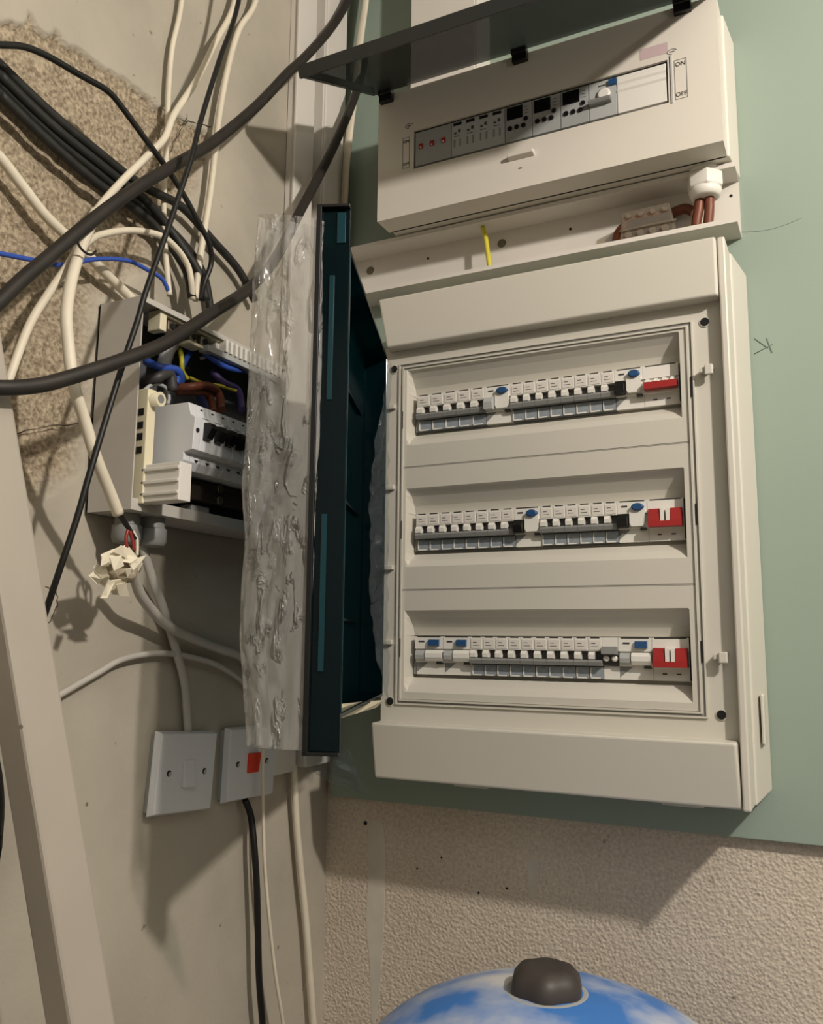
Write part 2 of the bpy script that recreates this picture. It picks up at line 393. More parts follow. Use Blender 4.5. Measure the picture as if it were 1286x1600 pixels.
# ---------------------------------------------------------------- main distribution board
db = Thing('distribution_board', (0.367, 0, 1.197), 'large off-white three-row distribution board with its teal door swung open', 'electrical board')
BX0, BX1, BZ0, BZ1 = 0.145, 0.589, 1.200, 1.840
c = MB(); c.hexa([(BX0-0.008,-0.064,BZ0-0.003),(BX1+0.010,-0.064,BZ0-0.003),(BX1+0.022,-0.0005,BZ0+0.006),(BX0-0.016,-0.0005,BZ0+0.006),
                  (BX0-0.008,-0.064,BZ1+0.003),(BX1+0.010,-0.064,BZ1+0.003),(BX1+0.022,-0.0005,BZ1-0.004),(BX0-0.016,-0.0005,BZ1-0.004)])
body = db.part(c, 'body', m_board, bevel=0.004, seg=3)
# side knock-out outlines on the right flank, breathing tabs under the body, entry caps on top
c = MB().box(BX1+0.0165, BX1+0.0205, -0.046, -0.026, 1.262, 1.318); db.part(c, 'knockout', m_board, bevel=0.002)
for xa, xb in ((0.245, 0.29), (0.50, 0.545)):
    c = MB().box(xa, xb, -0.085, -0.045, BZ0-0.006, BZ0+0.004); db.part(c, 'drain_tab', m_board, bevel=0.001)
for px in (0.452, 0.516):
    c = MB().lathe((px, -0.068, BZ1-0.002), (0, 0, 1), [(0.026, 0), (0.026, 0.006), (0.022, 0.010), (0.01, 0.012)], n=24); db.part(c, 'entry_cap', m_white)
# cover: two bands standing proud and the sunk frame between them
F0, F1 = -0.098, -0.120
c = MB()
c.hexa([(0.158,-0.118,1.769),(BX1-0.001,-0.118,1.769),(BX1,-0.063,1.769),(BX0,-0.063,1.769),
        (BX0,F1,BZ1),(BX1-0.001,F1,BZ1),(BX1,-0.063,BZ1),(BX0,-0.063,BZ1)])
db.part(c, 'top_band', m_board, bevel=0.003, seg=3)
c = MB()
c.hexa([(BX0,-0.1100,BZ0),(BX1-0.001,-0.1100,BZ0),(BX1,-0.063,BZ0),(BX0,-0.063,BZ0),
        (BX0,-0.1225,1.270),(BX1-0.003,-0.1225,1.270),(BX1,-0.063,1.272),(BX0,-0.063,1.272)])
db.part(c, 'bottom_band', m_board, bevel=0.003, seg=3)
c = MB()
c.box(0.1465, 0.1755, F0, -0.0635, 1.262, 1.775); c.box(0.5485, 0.5935, F0, -0.0635, 1.262, 1.775)
c.box(0.1755, 0.5485, F0, -0.0635, 1.7445, 1.775); c.box(0.1755, 0.5485, F0, -0.0635, 1.262, 1.2985)
db.part(c, 'cover_frame', m_board)
c = MB().box(0.589, 0.5975, -0.1135, -0.063, BZ0-0.001, BZ1+0.001); db.part(c, 'edge_ridge', m_board, bevel=0.002)
# raised double lip around the modular window
def ring(x0, x1, z0, z1, t, y0, y1):
    m = MB(); m.box(x0, x1, y0, y1, z1-t, z1); m.box(x0, x1, y0, y1, z0, z0+t)
    m.box(x0, x0+t, y0, y1, z0+t, z1-t); m.box(x1-t, x1, y0, y1, z0+t, z1-t); return m
db.part(ring(0.1685, 0.5560, 1.2925, 1.7500, 0.0018, -0.1005, F0), 'window_lip', m_board)
db.part(ring(0.1715, 0.5530, 1.2950, 1.7470, 0.0012, -0.0986, F0+0.0002), 'gasket', m_grey)
db.part(ring(0.1738, 0.5505, 1.2972, 1.7450, 0.0022, -0.1005, F0), 'inner_lip', m_cover)
# cover screws, catches, hinge lugs
for x, z in ((0.570, 1.746), (0.1605, 1.744), (0.570, 1.297), (0.1605, 1.296)):
    c = MB().cyl((x, F0, z), (x, F0-0.0012, z), 0.0062, n=20); s_ = db.part(c, 'screw_rim', m_board)
    c = MB().cyl((x, F0-0.0012, z), (x, F0-0.0018, z), 0.0050, n=18); db.part(c, 'screw_hole', m_hole)
for x, z in ((0.572, 1.684), (0.574, 1.358)):
    c = MB().prism([(x-0.009, z-0.002), (x+0.006, z+0.002), (x+0.006, z+0.007), (x-0.009, z+0.004)], 'y', F0, F0-0.011)
    c.box(x-0.003, x+0.006, F0-0.014, F0-0.009, z-0.005, z+0.007); db.part(c, 'door_catch', m_cover, bevel=0.001)
for z in (1.690, 1.578, 1.470, 1.372):
    c = MB().box(0.1515, 0.164, F0-0.006, F0, z-0.003, z+0.003); db.part(c, 'hinge_lug', m_cover, bevel=0.001)
for z in (1.67, 1.52, 1.365):
    c = MB().box(0.5512, 0.5528, F0-0.0022, F0, z-0.012, z+0.012); db.part(c, 'slot', m_hole)
    c = MB().box(0.1742, 0.1756, F0-0.0026, F0, z-0.012, z+0.012); db.part(c, 'slot', m_hole)

# row covers: plates with a long trough that the devices look out of
ROWS = [(1.706, 1.7430, 1.6049), (1.542, 1.6041, 1.4404), (1.380, 1.4396, 1.2992)]     # strip top, cover top, cover bottom
YB = -0.074
def row_cover(T, zt, zb):
    prof = [(zt, F0), (T+0.0335, F0), (T+0.0315, F0+0.004), (T+0.024, F0+0.011), (T+0.012, F0+0.0195), (T+0.0015, -0.0745), (T-0.0003, -0.0680), (T-0.0530, -0.0680),
            (T-0.0535, -0.0760), (T-0.062, -0.0890), (T-0.070, F0+0.0012), (T-0.0715, F0), (zb, F0)]
    xs = [0.1762, 0.1795, 0.1835, 0.5392, 0.5402, 0.5478]
    bm = bmesh.new(); grid = []
    for z, y in prof:
        rowv = []
        for k, x in enumerate(xs):
            yy = y if k in (2, 3) else F0
            rowv.append(bm.verts.new((x, yy, z)))
        grid.append(rowv)
    for a in range(len(prof)-1):
        for b in range(len(xs)-1):
            f = bm.faces.new((grid[a][b], grid[a][b+1], grid[a+1][b+1], grid[a+1][b]))
    # turned back edges so that the plate has a thickness
    per = [grid[0][k] for k in range(len(xs))]
    m = MB(); m.bm.free(); m.bm = bm
    m.box(xs[0], xs[-1], F0, F0+0.004, zt-0.0005, zt+0.0005); m.box(xs[0], xs[-1], F0, F0+0.004, zb-0.0002, zb+0.0006)
    return m
for T, zt, zb in ROWS:
    db.part(row_cover(T, zt, zb), 'row_cover', m_cover)

# modular devices; local origin at the strip's top, back of trough; x to the right, -y to the room
def new_mesh_obj(mb, name, mats):
    o = mb.build(name, mats); me = o.data; bpy.data.objects.remove(o); return me
def mcb_meshes():
    w = 0.0170
    b = MB()
    b.box(0.0002, w-0.0002, -0.0120, 0.0058, -0.0160, 0.0, 0)           # label face
    b.box(0.0030, w-0.0030, -0.0122, -0.0118, -0.0012, 0.0002, 2)      # dash of the upper vent
    b.box(0.0002, w-0.0002, -0.0055, 0.0058, -0.0265, -0.0160, 2)       # toggle slot
    b.prism([(0.004, -0.0335), (0.004, -0.0265), (-0.0150, -0.0265), (-0.0165, -0.0290), (-0.0150, -0.0335)], 'x', 0.0002, w-0.0002, 1)
    b.box(0.0002, w-0.0002, -0.0030, 0.0058, -0.0490, -0.0335, 1)       # lower shoulder
    lab = MB().box(0.0014, w-0.0014, -0.0126, -0.0119, -0.0145, -0.0035, 0)
    lab.box(0.0040, 0.0090, -0.0128, -0.0125, -0.0075, -0.0067, 1); lab.box(0.0040, 0.0120, -0.0128, -0.0125, -0.0110, -0.0104, 1)
    t = MB(); t.prism([(-0.0060, -0.0262), (-0.0060, -0.0168), (-0.0130, -0.0168), (-0.0155, -0.0205), (-0.0150, -0.0255)], 'x', 0.0006, 0.0080, 0)
    k = MB(); k.box(0.0006, w-0.0006, -0.0062, -0.0030, -0.0485, -0.0350, 0)
    k.box(0.0006, 0.0020, -0.0070, -0.0062, -0.0485, -0.0360, 1); k.box(0.0006, w-0.0040, -0.0070, -0.0062, -0.0485, -0.0470, 1)
    return [(new_mesh_obj(b, 'circuit_breaker', [m_white, m_grey, m_dgrey]), None),
            (new_mesh_obj(t, 'toggle', [m_white]), 'toggle'), (new_mesh_obj(lab, 'label_plate', [m_channel, m_ink]), 'label_plate'),
            (new_mesh_obj(k, 'terminal_cover', [m_skirt, m_white]), 'terminal_cover')]
def rcd_meshes(tog, blue_round):
    w = 0.0350
    b = MB()
    b.box(0.0002, w-0.0002, -0.0120, 0.0058, -0.0160, 0.0, 0)
    b.box(0.003, w-0.003, -0.0122, -0.0118, -0.0012, 0.0002, 1)
    b.box(0.0002, w-0.0002, -0.0090, 0.0058, -0.0335, -0.0160, 0)
    b.box(0.0050, 0.0120, -0.0124, -0.0118, -0.0075, -0.0055, 1)       # printed window
    b.box(0.0002, w-0.0002, -0.0050, 0.0058, -0.0490, -0.0335, 0)
    b.prism([(0.0002, -0.0335), (0.0140, -0.0335), (0.0002, -0.0460)], 'y', -0.0055, -0.0045, 2)
    b.box(0.0260, 0.0330, -0.0100, -0.0040, -0.0355, -0.0325, 1)
    t = MB()
    if tog == 'white': t.prism([(-0.009, -0.0290), (-0.009, -0.0175), (-0.0150, -0.0185), (-0.0165, -0.0240), (-0.0150, -0.0290)], 'x', 0.0020, 0.0120)
    else: t.prism([(-0.009, -0.0320), (-0.009, -0.0150), (-0.0170, -0.0160), (-0.0215, -0.0230), (-0.0200, -0.0320)], 'x', 0.0015, 0.0130)
    kn = MB()
    if blue_round:
        kn.prism([(0.0165, -0.0310), (0.0300, -0.0310), (0.0325, -0.0270), (0.0325, -0.0110), (0.0300, -0.0090), (0.0165, -0.0090), (0.0145, -0.0110), (0.0145, -0.0270)], 'y', -0.006, -0.0140)
    else: kn.prism([(-0.006, -0.0320), (-0.006, -0.0170), (-0.0130, -0.0175), (-0.0160, -0.0215), (-0.0160, -0.0270), (-0.0130, -0.0315)], 'x', 0.0140, 0.0345)
    bl = MB()
    if blue_round:
        bl.lathe((0, 0, 0), (0, -1, 0), [(0.0072, 0), (0.0072, 0.0070), (0.0055, 0.0080)], n=24); bl.bm.transform(Matrix.Translation((0.0245, -0.0100, -0.0082)) @ Matrix.Diagonal((1.0, 1.0, 0.62, 1.0)))
    else: bl.prism([(-0.010, -0.0125), (-0.010, -0.0035), (-0.0155, -0.0045), (-0.0165, -0.0115)], 'x', 0.0180, 0.0305)
    mt = {'grey': m_lgrey, 'black': m_black, 'white': m_lgrey}[tog]
    return [(new_mesh_obj(b, 'residual_current_device', [m_white, m_dgrey, m_grey]), None), (new_mesh_obj(t, 'toggle', [mt]), 'toggle'),
            (new_mesh_obj(kn, 'knob', [m_white]), 'knob'), (new_mesh_obj(bl, 'test_button', [m_blue]), 'test_button')]
def switch_meshes(slim):
    w = 0.0420
    b = MB()
    b.box(0.0002, w-0.0002, -0.0120, 0.0058, -0.0160, 0.0, 0); b.box(0.003, w-0.003, -0.0122, -0.0118, -0.0012, 0.0002, 1)
    b.box(0.0002, w-0.0002, -0.0100, 0.0058, -0.0335, -0.0160, 0); b.box(0.0002, w-0.0002, -0.0055, 0.0058, -0.0490, -0.0335, 0)
    b.box(0.010, 0.015, -0.0060, -0.0050, -0.0420, -0.0405, 1); b.box(0.026, 0.031, -0.0060, -0.0050, -0.0420, -0.0405, 1)
    t = MB()
    if slim:
        t.prism([(-0.010, -0.0310), (-0.010, -0.0225), (-0.0160, -0.0215), (-0.0215, -0.0230), (-0.0215, -0.0310)], 'x', 0.0020, w-0.0015)
    else:
        for xa, xb in ((0.0020, 0.0152), (0.0275, 0.0405)):
            t.prism([(-0.010, -0.0320), (-0.010, -0.0115), (-0.0175, -0.0120), (-0.0195, -0.0260), (-0.0195, -0.0320)], 'x', xa, xb)
        t.box(0.0020, 0.0405, -0.0215, -0.0100, -0.0335, -0.0270)
    d = MB()
    if slim:
        for k in range(4): d.prism([(-0.010, -0.0228), (-0.010, -0.0165), (-0.0150, -0.0175), (-0.0190, -0.0220)], 'x', 0.0035+k*0.0098, 0.0080+k*0.0098)
    else:
        for xa in (0.0160, 0.0224): d.box(xa, xa+0.0044, -0.0200, -0.0100, -0.0268, -0.0120)
    return [(new_mesh_obj(b, 'main_switch', [m_white, m_dgrey]), None), (new_mesh_obj(t, 'toggle', [m_red]), 'toggle'), (new_mesh_obj(d, 'divider', [m_white]), 'divider')]
def grey_module_meshes():
    w = 0.0190
    b = MB(); b.box(0.0002, w-0.0002, -0.0120, 0.0058, -0.0160, 0.0, 0); b.box(0.0002, w-0.0002, -0.0085, 0.0058, -0.0335, -0.0160, 1)
    b.box(0.0002, w-0.0002, -0.0055, 0.0058, -0.0490, -0.0335, 0)
    t = MB(); t.prism([(-0.0085, -0.0210), (-0.0085, -0.0120), (-0.0180, -0.0105), (-0.0200, -0.0190)], 'x', 0.0004, w-0.0004)
    k = MB(); k.lathe((0.0045, -0.006, -0.0245), (0, -1, 0), [(0.0036, 0), (0.0036, 0.0070), (0.002, 0.008)], n=14); k.lathe((0.0145, -0.006, -0.0245), (0, -1, 0), [(0.0036, 0), (0.0036, 0.0070), (0.002, 0.008)], n=14)
    return [(new_mesh_obj(b, 'isolating_module', [m_white, m_dgrey]), None), (new_mesh_obj(t, 'toggle', [m_grey]), 'toggle'), (new_mesh_obj(k, 'knob', [m_white]), 'knob')]
K_MCB = mcb_meshes(); K_RG = rcd_meshes('grey', True); K_RB = rcd_meshes('black', True); K_RW = rcd_meshes('white', False)
K_S3 = switch_meshes(True); K_S2 = switch_meshes(False); K_GM = grey_module_meshes()
def device(kit, x0, x1, T, w0, label=None):
    s = (x1-x0)/w0; root = None
    for me, nm in kit:
        o = bpy.data.objects.new(me.name if nm is None else nm, me); col.objects.link(o)
        if nm is None:
            root = o; o.parent = db.o; o.location = Vector((x0, YB, T))-db.loc; o.scale = (s, 1, 1)
            if label: o['label'] = label
        else: o.parent = root
def run(x0, x1, n, T):
    for i in range(n): device(K_MCB, x0+(x1-x0)*i/n, x0+(x1-x0)*(i+1)/n, T, 0.0170)
T1, T2, T3 = (r[0] for r in ROWS)
run(0.1895, 0.2900, 6, T1) if False else run(0.1895, 0.2885, 5, T1)
device(K_RG, 0.2885, 0.3250, T1, 0.035, 'double-width residual current device with grey toggle and dark blue round button')
run(0.3250, 0.4600, 8, T1); device(K_RB, 0.4600, 0.4945, T1, 0.035, 'double-width residual current device with dark toggle and blue round button')
device(K_S3, 0.4945, 0.5365, T1, 0.042, 'main switch with one long slim red bar')
run(0.1895, 0.3280, 8, T2); device(K_RB, 0.3280, 0.3630, T2, 0.035, 'double-width residual current device with black toggle, between two runs of breakers')
run(0.3630, 0.4590, 6, T2); device(K_RB, 0.4590, 0.4945, T2, 0.035, 'double-width residual current device with black toggle, beside the red main switch')
device(K_S2, 0.4945, 0.5365, T2, 0.042, 'main switch with two red levers joined below')
device(K_RW, 0.1895, 0.2300, T3, 0.035, 'white residual current device with blue button, at the left end of the row')
device(K_RW, 0.2300, 0.2680, T3, 0.035, 'white residual current device with blue button, second in the row')
run(0.2680, 0.4370, 10, T3); device(K_GM, 0.4370, 0.4560, T3, 0.019, 'narrow module with a raised grey lever')
device(K_RW, 0.4560, 0.4950, T3, 0.035, 'white residual current device with blue button, beside the red main switch')
device(K_S2, 0.4950, 0.5368, T3, 0.042, 'main switch with two red levers joined below')
# trough end notches
for T in (T1, T2, T3):
    c = MB().prism([(0.1842, T-0.0490), (0.1893, T-0.0490), (0.1893, T-0.0050), (0.1865, T-0.0080), (0.1865, T-0.0300), (0.1842, T-0.0370)], 'y', YB-0.004, YB+0.002); db.part(c, 'blank_end', m_grey)
    c = MB().box(0.5368, 0.5380, YB-0.013, YB+0.002, T-0.0480, T-0.0020); db.part(c, 'end_slot', m_hole)

# hinged teal door, swung open towards the camera
HX, HY = 0.157, -0.112
ex, ey = 0.3684, -0.9297; nx, ny = 0.9297, 0.3684          # along the door, towards the open side
def D(s, h, z): return (HX+ex*s+nx*h, HY+ey*s+ny*h, z)
def dbox(m, s0, s1, h0, h1, z0, z1, mi=0):
    m.hexa([D(s0,h0,z0), D(s1,h0,z0), D(s1,h1,z0), D(s0,h1,z0), D(s0,h0,z1), D(s1,h0,z1), D(s1,h1,z1), D(s0,h1,z1)], mi); return m
L = 0.342
c = MB(); dbox(c, 0.004, L-0.004, -0.033, -0.030, 1.303, 1.757); door = db.part(c, 'door', m_teal, bevel=0.0006)
def dpart(mb, name, mats, bevel=0.0): return db.part(mb, name, mats, bevel, parent=door)
c = MB(); dbox(c, L-0.004, L, -0.030, 0.001, 1.274, 1.794); dpart(c, 'edge_lip', m_teal_d, 0.0008)
c = MB(); dbox(c, L, L+0.006, -0.032, -0.027, 1.272, 1.796); dbox(c, L-0.002, L+0.006, -0.032, 0.001, 1.794, 1.797); dbox(c, L-0.002, L+0.006, -0.032, 0.001, 1.271, 1.274); dpart(c, 'edge_trim', m_black, 0.0006)
c = MB(); dbox(c, 0.004, L-0.004, -0.030, 0.0, 1.753, 1.757); dpart(c, 'top_rim', m_teal_d, 0.0006)
c = MB(); dbox(c, 0.004, L-0.004, -0.030, 0.0, 1.303, 1.307); dpart(c, 'bottom_rim', m_teal_d, 0.0006)
c = MB(); dbox(c, 0.004, 0.008, -0.030, 0.0, 1.307, 1.753); dpart(c, 'hinge_rim', m_teal_d, 0.0006)
for za, zb, ha, hb in ((1.600, 1.725, -0.0185, -0.0135), (1.345, 1.490, -0.0205, -0.0150), (1.758, 1.790, -0.0120, -0.0035)):
    c = MB(); dbox(c, L+0.0003, L+0.0016, ha, hb, za, zb); dpart(c, 'pull_rib', m_teal_l, 0.0004)
c = MB(); dbox(c, L-0.0045, L-0.0035, 0.0002, 0.0016, 1.308, 1.752); dpart(c, 'rim_highlight', m_teal_l, 0.0003)  # thin paler strip, paints in the highlight along the rim edge
c = MB(); dbox(c, L-0.040, L-0.038, -0.0295, -0.0200, 1.308, 1.752); dpart(c, 'stiffener', m_teal_d)
for za in (1.395, 1.528, 1.660):
    c = MB(); dbox(c, 0.060, L-0.045, -0.0295, -0.0255, za, za+0.003); dpart(c, 'stiffener', m_teal_d)

# ---------------------------------------------------------------- upper consumer unit
un = Thing('consumer_unit', (0.366, 0, 1.966), 'white consumer unit mounted above the larger board, its smoked flap lifted', 'electrical board')
UX0, UX1, UZ0, UZ1, UY = 0.130, 0.600, 1.967, 2.160, -0.100
c = MB(); c.hexa([(UX0+0.004,-0.062,UZ0),(UX1+0.003,-0.062,UZ0),(UX1+0.009,-0.0005,UZ0),(UX0-0.002,-0.0005,UZ0),(UX0+0.004,-0.062,UZ1),(UX1+0.003,-0.062,UZ1),(UX1+0.009,-0.0005,UZ1),(UX0-0.002,-0.0005,UZ1)])
un.part(c, 'back_box', m_unit, bevel=0.002)
SX0, SX1, SZ0, SZ1 = 0.187, 0.539, 2.034, 2.092
c = MB()
for x0, x1, z0, z1 in ((UX0, SX0, UZ0, UZ1), (SX1, UX1, UZ0, UZ1), (SX0, SX1, SZ1, UZ1), (SX0, SX1, UZ0, SZ0)):
    c.box(x0, x1, UY, UY+0.0035, z0, z1)
c.box(UX0, UX1, UY+0.0035, -0.0625, UZ0, UZ0+0.0035); c.box(UX0, UX1, UY+0.0035, -0.0625, UZ1-0.0035, UZ1)
c.box(UX0, UX0+0.0035, UY+0.0035, -0.0625, UZ0+0.0035, UZ1-0.0035); c.box(UX1-0.0035, UX1, UY+0.0035, -0.0625, UZ0+0.0035, UZ1-0.0035)
un.part(c, 'front_cover', m_unit)
c = MB(); c.box(SX0, SX1, -0.094, -0.091, SZ0, SZ1); un.part(c, 'aperture_back', m_lgrey)
c = MB().box(SX1+0.0035, SX1+0.0055, UY-0.0015, UY, SZ0-0.002, SZ1+0.004); un.part(c, 'aperture_edge', m_lgrey)
def umod(x0, x1, mt, name='module'):
    m = MB(); m.box(x0+0.0004, x1-0.0004, -0.0985, -0.0925, SZ0+0.004, SZ1-0.003); return un.part(m, name, mt, bevel=0.0005)
mm = umod(0.1890, 0.2450, m_strip)
for k in range(3):
    x = 0.1985+k*0.0175
    c = MB(); c.box(x-0.0028, x+0.0028, -0.1005, -0.0983, 2.0625, 2.0695, 0); c.box(x-0.001, x+0.001, -0.1008, -0.1003, 2.0625, 2.0650, 1)
    un.part(c, 'red_indicator', [m_red, m_white], parent=mm)
mm = umod(0.2450, 0.3240, m_lgrey)
for k in range(4):
    x = 0.2545+k*0.0195
    c = MB().box(x-0.0060, x+0.0060, -0.0995, -0.0983, 2.0830, 2.0868); un.part(c, 'vent', m_black, parent=mm)
    c = MB(); c.box(x-0.0050, x-0.0015, -0.0990, -0.0983, 2.0705, 2.0730); c.box(x+0.0010, x+0.0045, -0.0990, -0.0983, 2.0720, 2.0765); c.box(x-0.0050, x+0.0030, -0.0990, -0.0983, 2.0665, 2.0672); un.part(c, 'symbol', m_ink, parent=mm)
    for dx in (-0.0045, 0.004):
        c = MB(); c.box(x+dx-0.0012, x+dx+0.0012, -0.0990, -0.0983, 2.0510, 2.0625); un.part(c, 'print_block', m_grey, parent=mm)
for x0, x1 in ((0.3240, 0.3625), (0.3625, 0.4015), (0.4015, 0.4390)):
    mm = umod(x0, x1, m_strip)
    c = MB().box(x0+0.0035, x0+0.0255, -0.1000, -0.0983, 2.0690, 2.0865); un.part(c, 'display', m_screen, parent=mm)
    for k in range(3):
        c = MB().cyl((x0+0.0075+k*0.0095, -0.0983, 2.0565), (x0+0.0075+k*0.0095, -0.1003, 2.0565), 0.0032, n=16); un.part(c, 'button', m_black, parent=mm)
    c = MB().cyl((x0+0.0300, -0.0983, 2.0655), (x0+0.0300, -0.1003, 2.0655), 0.0030, n=16); un.part(c, 'button', m_black, parent=mm)
    for k in range(3):
        c = MB().box(x0+0.0285, x0+0.0335, -0.0988, -0.0983, 2.0735+k*0.0045, 2.0742+k*0.0045); un.part(c, 'print_line', m_ink, parent=mm)
mm = umod(0.4390, 0.4755, m_lgrey, 'residual_current_device')
c = MB().prism([(-0.098, 2.0560), (-0.098, 2.0625), (-0.1060, 2.0625), (-0.1090, 2.0590), (-0.1060, 2.0555)], 'x', 0.4400, 0.4690); un.part(c, 'toggle_bar', m_grey, bevel=0.001, parent=mm)
c = MB().box(0.4655, 0.4755, -0.1015, -0.0983, 2.0790, 2.0865); un.part(c, 'test_button', m_blue, parent=mm)
c = MB().lathe((0.459, -0.0980, 2.0690), (0, -1, 0), [(0.0085, 0), (0.0085, 0.0030), (0.006, 0.0040)], n=24); un.part(c, 'knob', m_white, parent=mm)
c = MB().box(0.452, 0.462, -0.0990, -0.0983, 2.0815, 2.0832); un.part(c, 'print_line', m_ink, parent=mm)
mm = umod(0.4755, 0.5370, m_white, 'blanking_plate')
for z in (2.0760, 2.0660):
    c = MB().prism([(-0.0983, z), (-0.0983, z+0.004), (-0.1002, z+0.003)], 'x', 0.476, 0.5365); un.part(c, 'ridge', m_white, parent=mm)
# raised marker frames with ON / OFF
def marker(x0, x1, z0, z1, on):
    m = MB(); t = 0.0007
    m.box(x0, x1, UY-0.0004, UY, z1-t, z1); m.box(x0, x1, UY-0.0004, UY, z0, z0+t); m.box(x0, x0+t, UY-0.0004, UY, z0+t, z1-t); m.box(x1-t, x1, UY-0.0004, UY, z0+t, z1-t)
    f = un.part(m, 'marker_frame', m_grey)
    for s, z in (('ON', z1-0.0065), ('OFF', z0+0.006)):
        text_mesh('lettering', s, 0.0078 if on else 0.006, m_ink, f, Vector(((x0+x1)/2, UY-0.0003, z))-un.loc, FRONT)
marker(0.5470, 0.5620, 2.0350, 2.0880, True)
marker(0.1700, 0.1810, 2.0380, 2.0850, False)
def curl(x, z, r):
    pts = [(x+r*math.cos(a), UY-0.0001, z+0.55*r*math.sin(a)) for a in [0.3+i*0.55 for i in range(9)]]
    m = MB().tube(pts, 0.0004, n=6); m.box(x-0.003, x+0.003, UY-0.0003, UY, z-0.0006, z+0.0006); un.part(m, 'printed_emblem', m_ink)
curl(0.5450, 2.1010, 0.006); curl(0.1800, 2.1020, 0.006)
c = MB().box(0.5060, 0.5400, UY-0.0003, UY, 2.1010, 2.1160); un.part(c, 'sticker', m_pink)
c = MB().prism([(-0.100, 2.008), (-0.100, 2.016), (-0.1085, 2.0150), (-0.1085, 2.0105)], 'x', 0.330, 0.366); un.part(c, 'finger_catch', m_unit, bevel=0.001)
c = MB().box(0.3435, 0.3480, UY-0.0003, UY, 1.9945, 1.9962); un.part(c, 'printed_emblem', m_ink)
c = MB().box(UX0+0.005, UX1-0.002, -0.0635, -0.0612, UZ0-0.0003, UZ0+0.0003); un.part(c, 'seam', m_hole)
# smoked flap, lifted about its top edge and sagging towards the room
LH = Vector((0, -0.1035, 2.1630)); ld = Vector((0, -0.1880, -0.0900)).normalized(); ln = Vector((0, -ld.z, ld.y)) * -1
if ln.z < 0: ln = -ln
def lbox(m, x0, x1, s0, s1, h0, h1):
    P = lambda x, s, h: tuple(Vector((x, 0, 0))+LH+ld*s+ln*h)
    m.hexa([P(x0,s0,h0),P(x1,s0,h0),P(x1,s1,h0),P(x0,s1,h0),P(x0,s0,h1),P(x1,s0,h1),P(x1,s1,h1),P(x0,s1,h1)]); return m
c = MB(); lbox(c, 0.122, 0.603, 0.0, 0.209, 0, 0.003); flap = un.part(c, 'flap', m_lid, bevel=0.0008)
c = MB(); lbox(c, 0.122, 0.603, 0.2045, 0.2095, -0.001, 0.0135); lbox(c, 0.122, 0.1250, 0.0, 0.2045, 0.003, 0.0115); lbox(c, 0.6000, 0.603, 0.0, 0.2045, 0.003, 0.0115)
un.part(c, 'flap_rim', m_lid_rim, parent=flap)
for x in (0.1440, 0.3480, 0.5600):
    c = MB(); c.box(x-0.0105, x+0.0105, -0.1075, -0.0985, 2.1470, 2.1570); c.box(x-0.0105, x+0.0105, -0.1120, -0.0985, 2.1560, 2.1640); un.part(c, 'hinge_clip', m_black, bevel=0.001)
# white nylon cable gland in the unit's underside
c = MB().lathe((0.5700, -0.0400, UZ0+0.002), (0, 0, -1), [(0.0190, 0), (0.0190, 0.006), (0.0175, 0.0065), (0.0175, 0.009)], n=32); gl = un.part(c, 'cable_gland', m_white)
c = MB().lathe((0.5700, -0.0400, UZ0-0.007), (0, 0, -1), [(0.0225, 0), (0.0230, 0.002), (0.0230, 0.018), (0.0210, 0.020)], n=6); un.part(c, 'hex_nut', m_white, bevel=0.0012, parent=gl)
c = MB().lathe((0.5700, -0.0400, UZ0-0.026), (0, 0, -1), [(0.0195, 0), (0.0200, 0.004), (0.0180, 0.010), (0.0130, 0.013), (0.0125, 0.012)], n=32); un.part(c, 'dome_cap', m_white, parent=gl)

# tails and bits in the channel
cable('meter_tail', 'brown-sheathed meter tail dropping from the white gland, nearer the right', [(0.5745,-0.040,1.930),(0.574,-0.040,1.915),(0.572,-0.038,1.900),(0.570,-0.036,1.8895)], 0.0062, m_brown_w, group='meter tails')
cable('meter_tail', 'brown-sheathed meter tail dropping from the white gland, to the left of its twin', [(0.5630,-0.040,1.930),(0.561,-0.040,1.915),(0.558,-0.039,1.902),(0.556,-0.037,1.8895)], 0.0062, m_brown_w, group='meter tails')
cable('brown_cable', 'dark brown cable looped behind the clear terminal block', [(0.553,-0.018,1.925),(0.540,-0.014,1.935),(0.515,-0.012,1.932),(0.480,-0.012,1.934),(0.4600,-0.014,1.925),(0.4530,-0.018,1.912),(0.4550,-0.026,1.900),(0.4650,-0.032,1.8945)], 0.0065, m_brown_w)
tb = Thing('terminal_block', (0.495, -0.03, 1.8890), 'clear plastic terminal block resting in the open channel beside the white gland', 'connector')
c = MB().hexa([(0.462,-0.046,1.8890),(0.535,-0.046,1.8895),(0.532,-0.014,1.8895),(0.462,-0.014,1.8890),(0.464,-0.040,1.9340),(0.525,-0.040,1.9350),(0.525,-0.018,1.9350),(0.464,-0.018,1.9340)])
bl_ = tb.part(c, 'block_body', m_clear, bevel=0.0015)
for k in range(4):
    c = MB().cyl((0.474+k*0.0155, -0.0455, 1.8975), (0.474+k*0.0155, -0.0485, 1.8975), 0.0045, n=14); tb.part(c, 'screw_boss', m_clear)
    c = MB().cyl((0.474+k*0.0155, -0.0420, 1.9250), (0.474+k*0.0155, -0.0450, 1.9255), 0.0036, n=14); tb.part(c, 'screw_boss', m_clear)
c = MB().tube([(0.462,-0.0475,1.9050),(0.500,-0.0470,1.9060),(0.535,-0.0472,1.9060)], 0.0013, n=8); tb.part(c, 'rib', m_clear)
c = MB().box(0.470, 0.525, -0.034, -0.024, 1.8990, 1.9240); tb.part(c, 'brass_insert', m_copper)
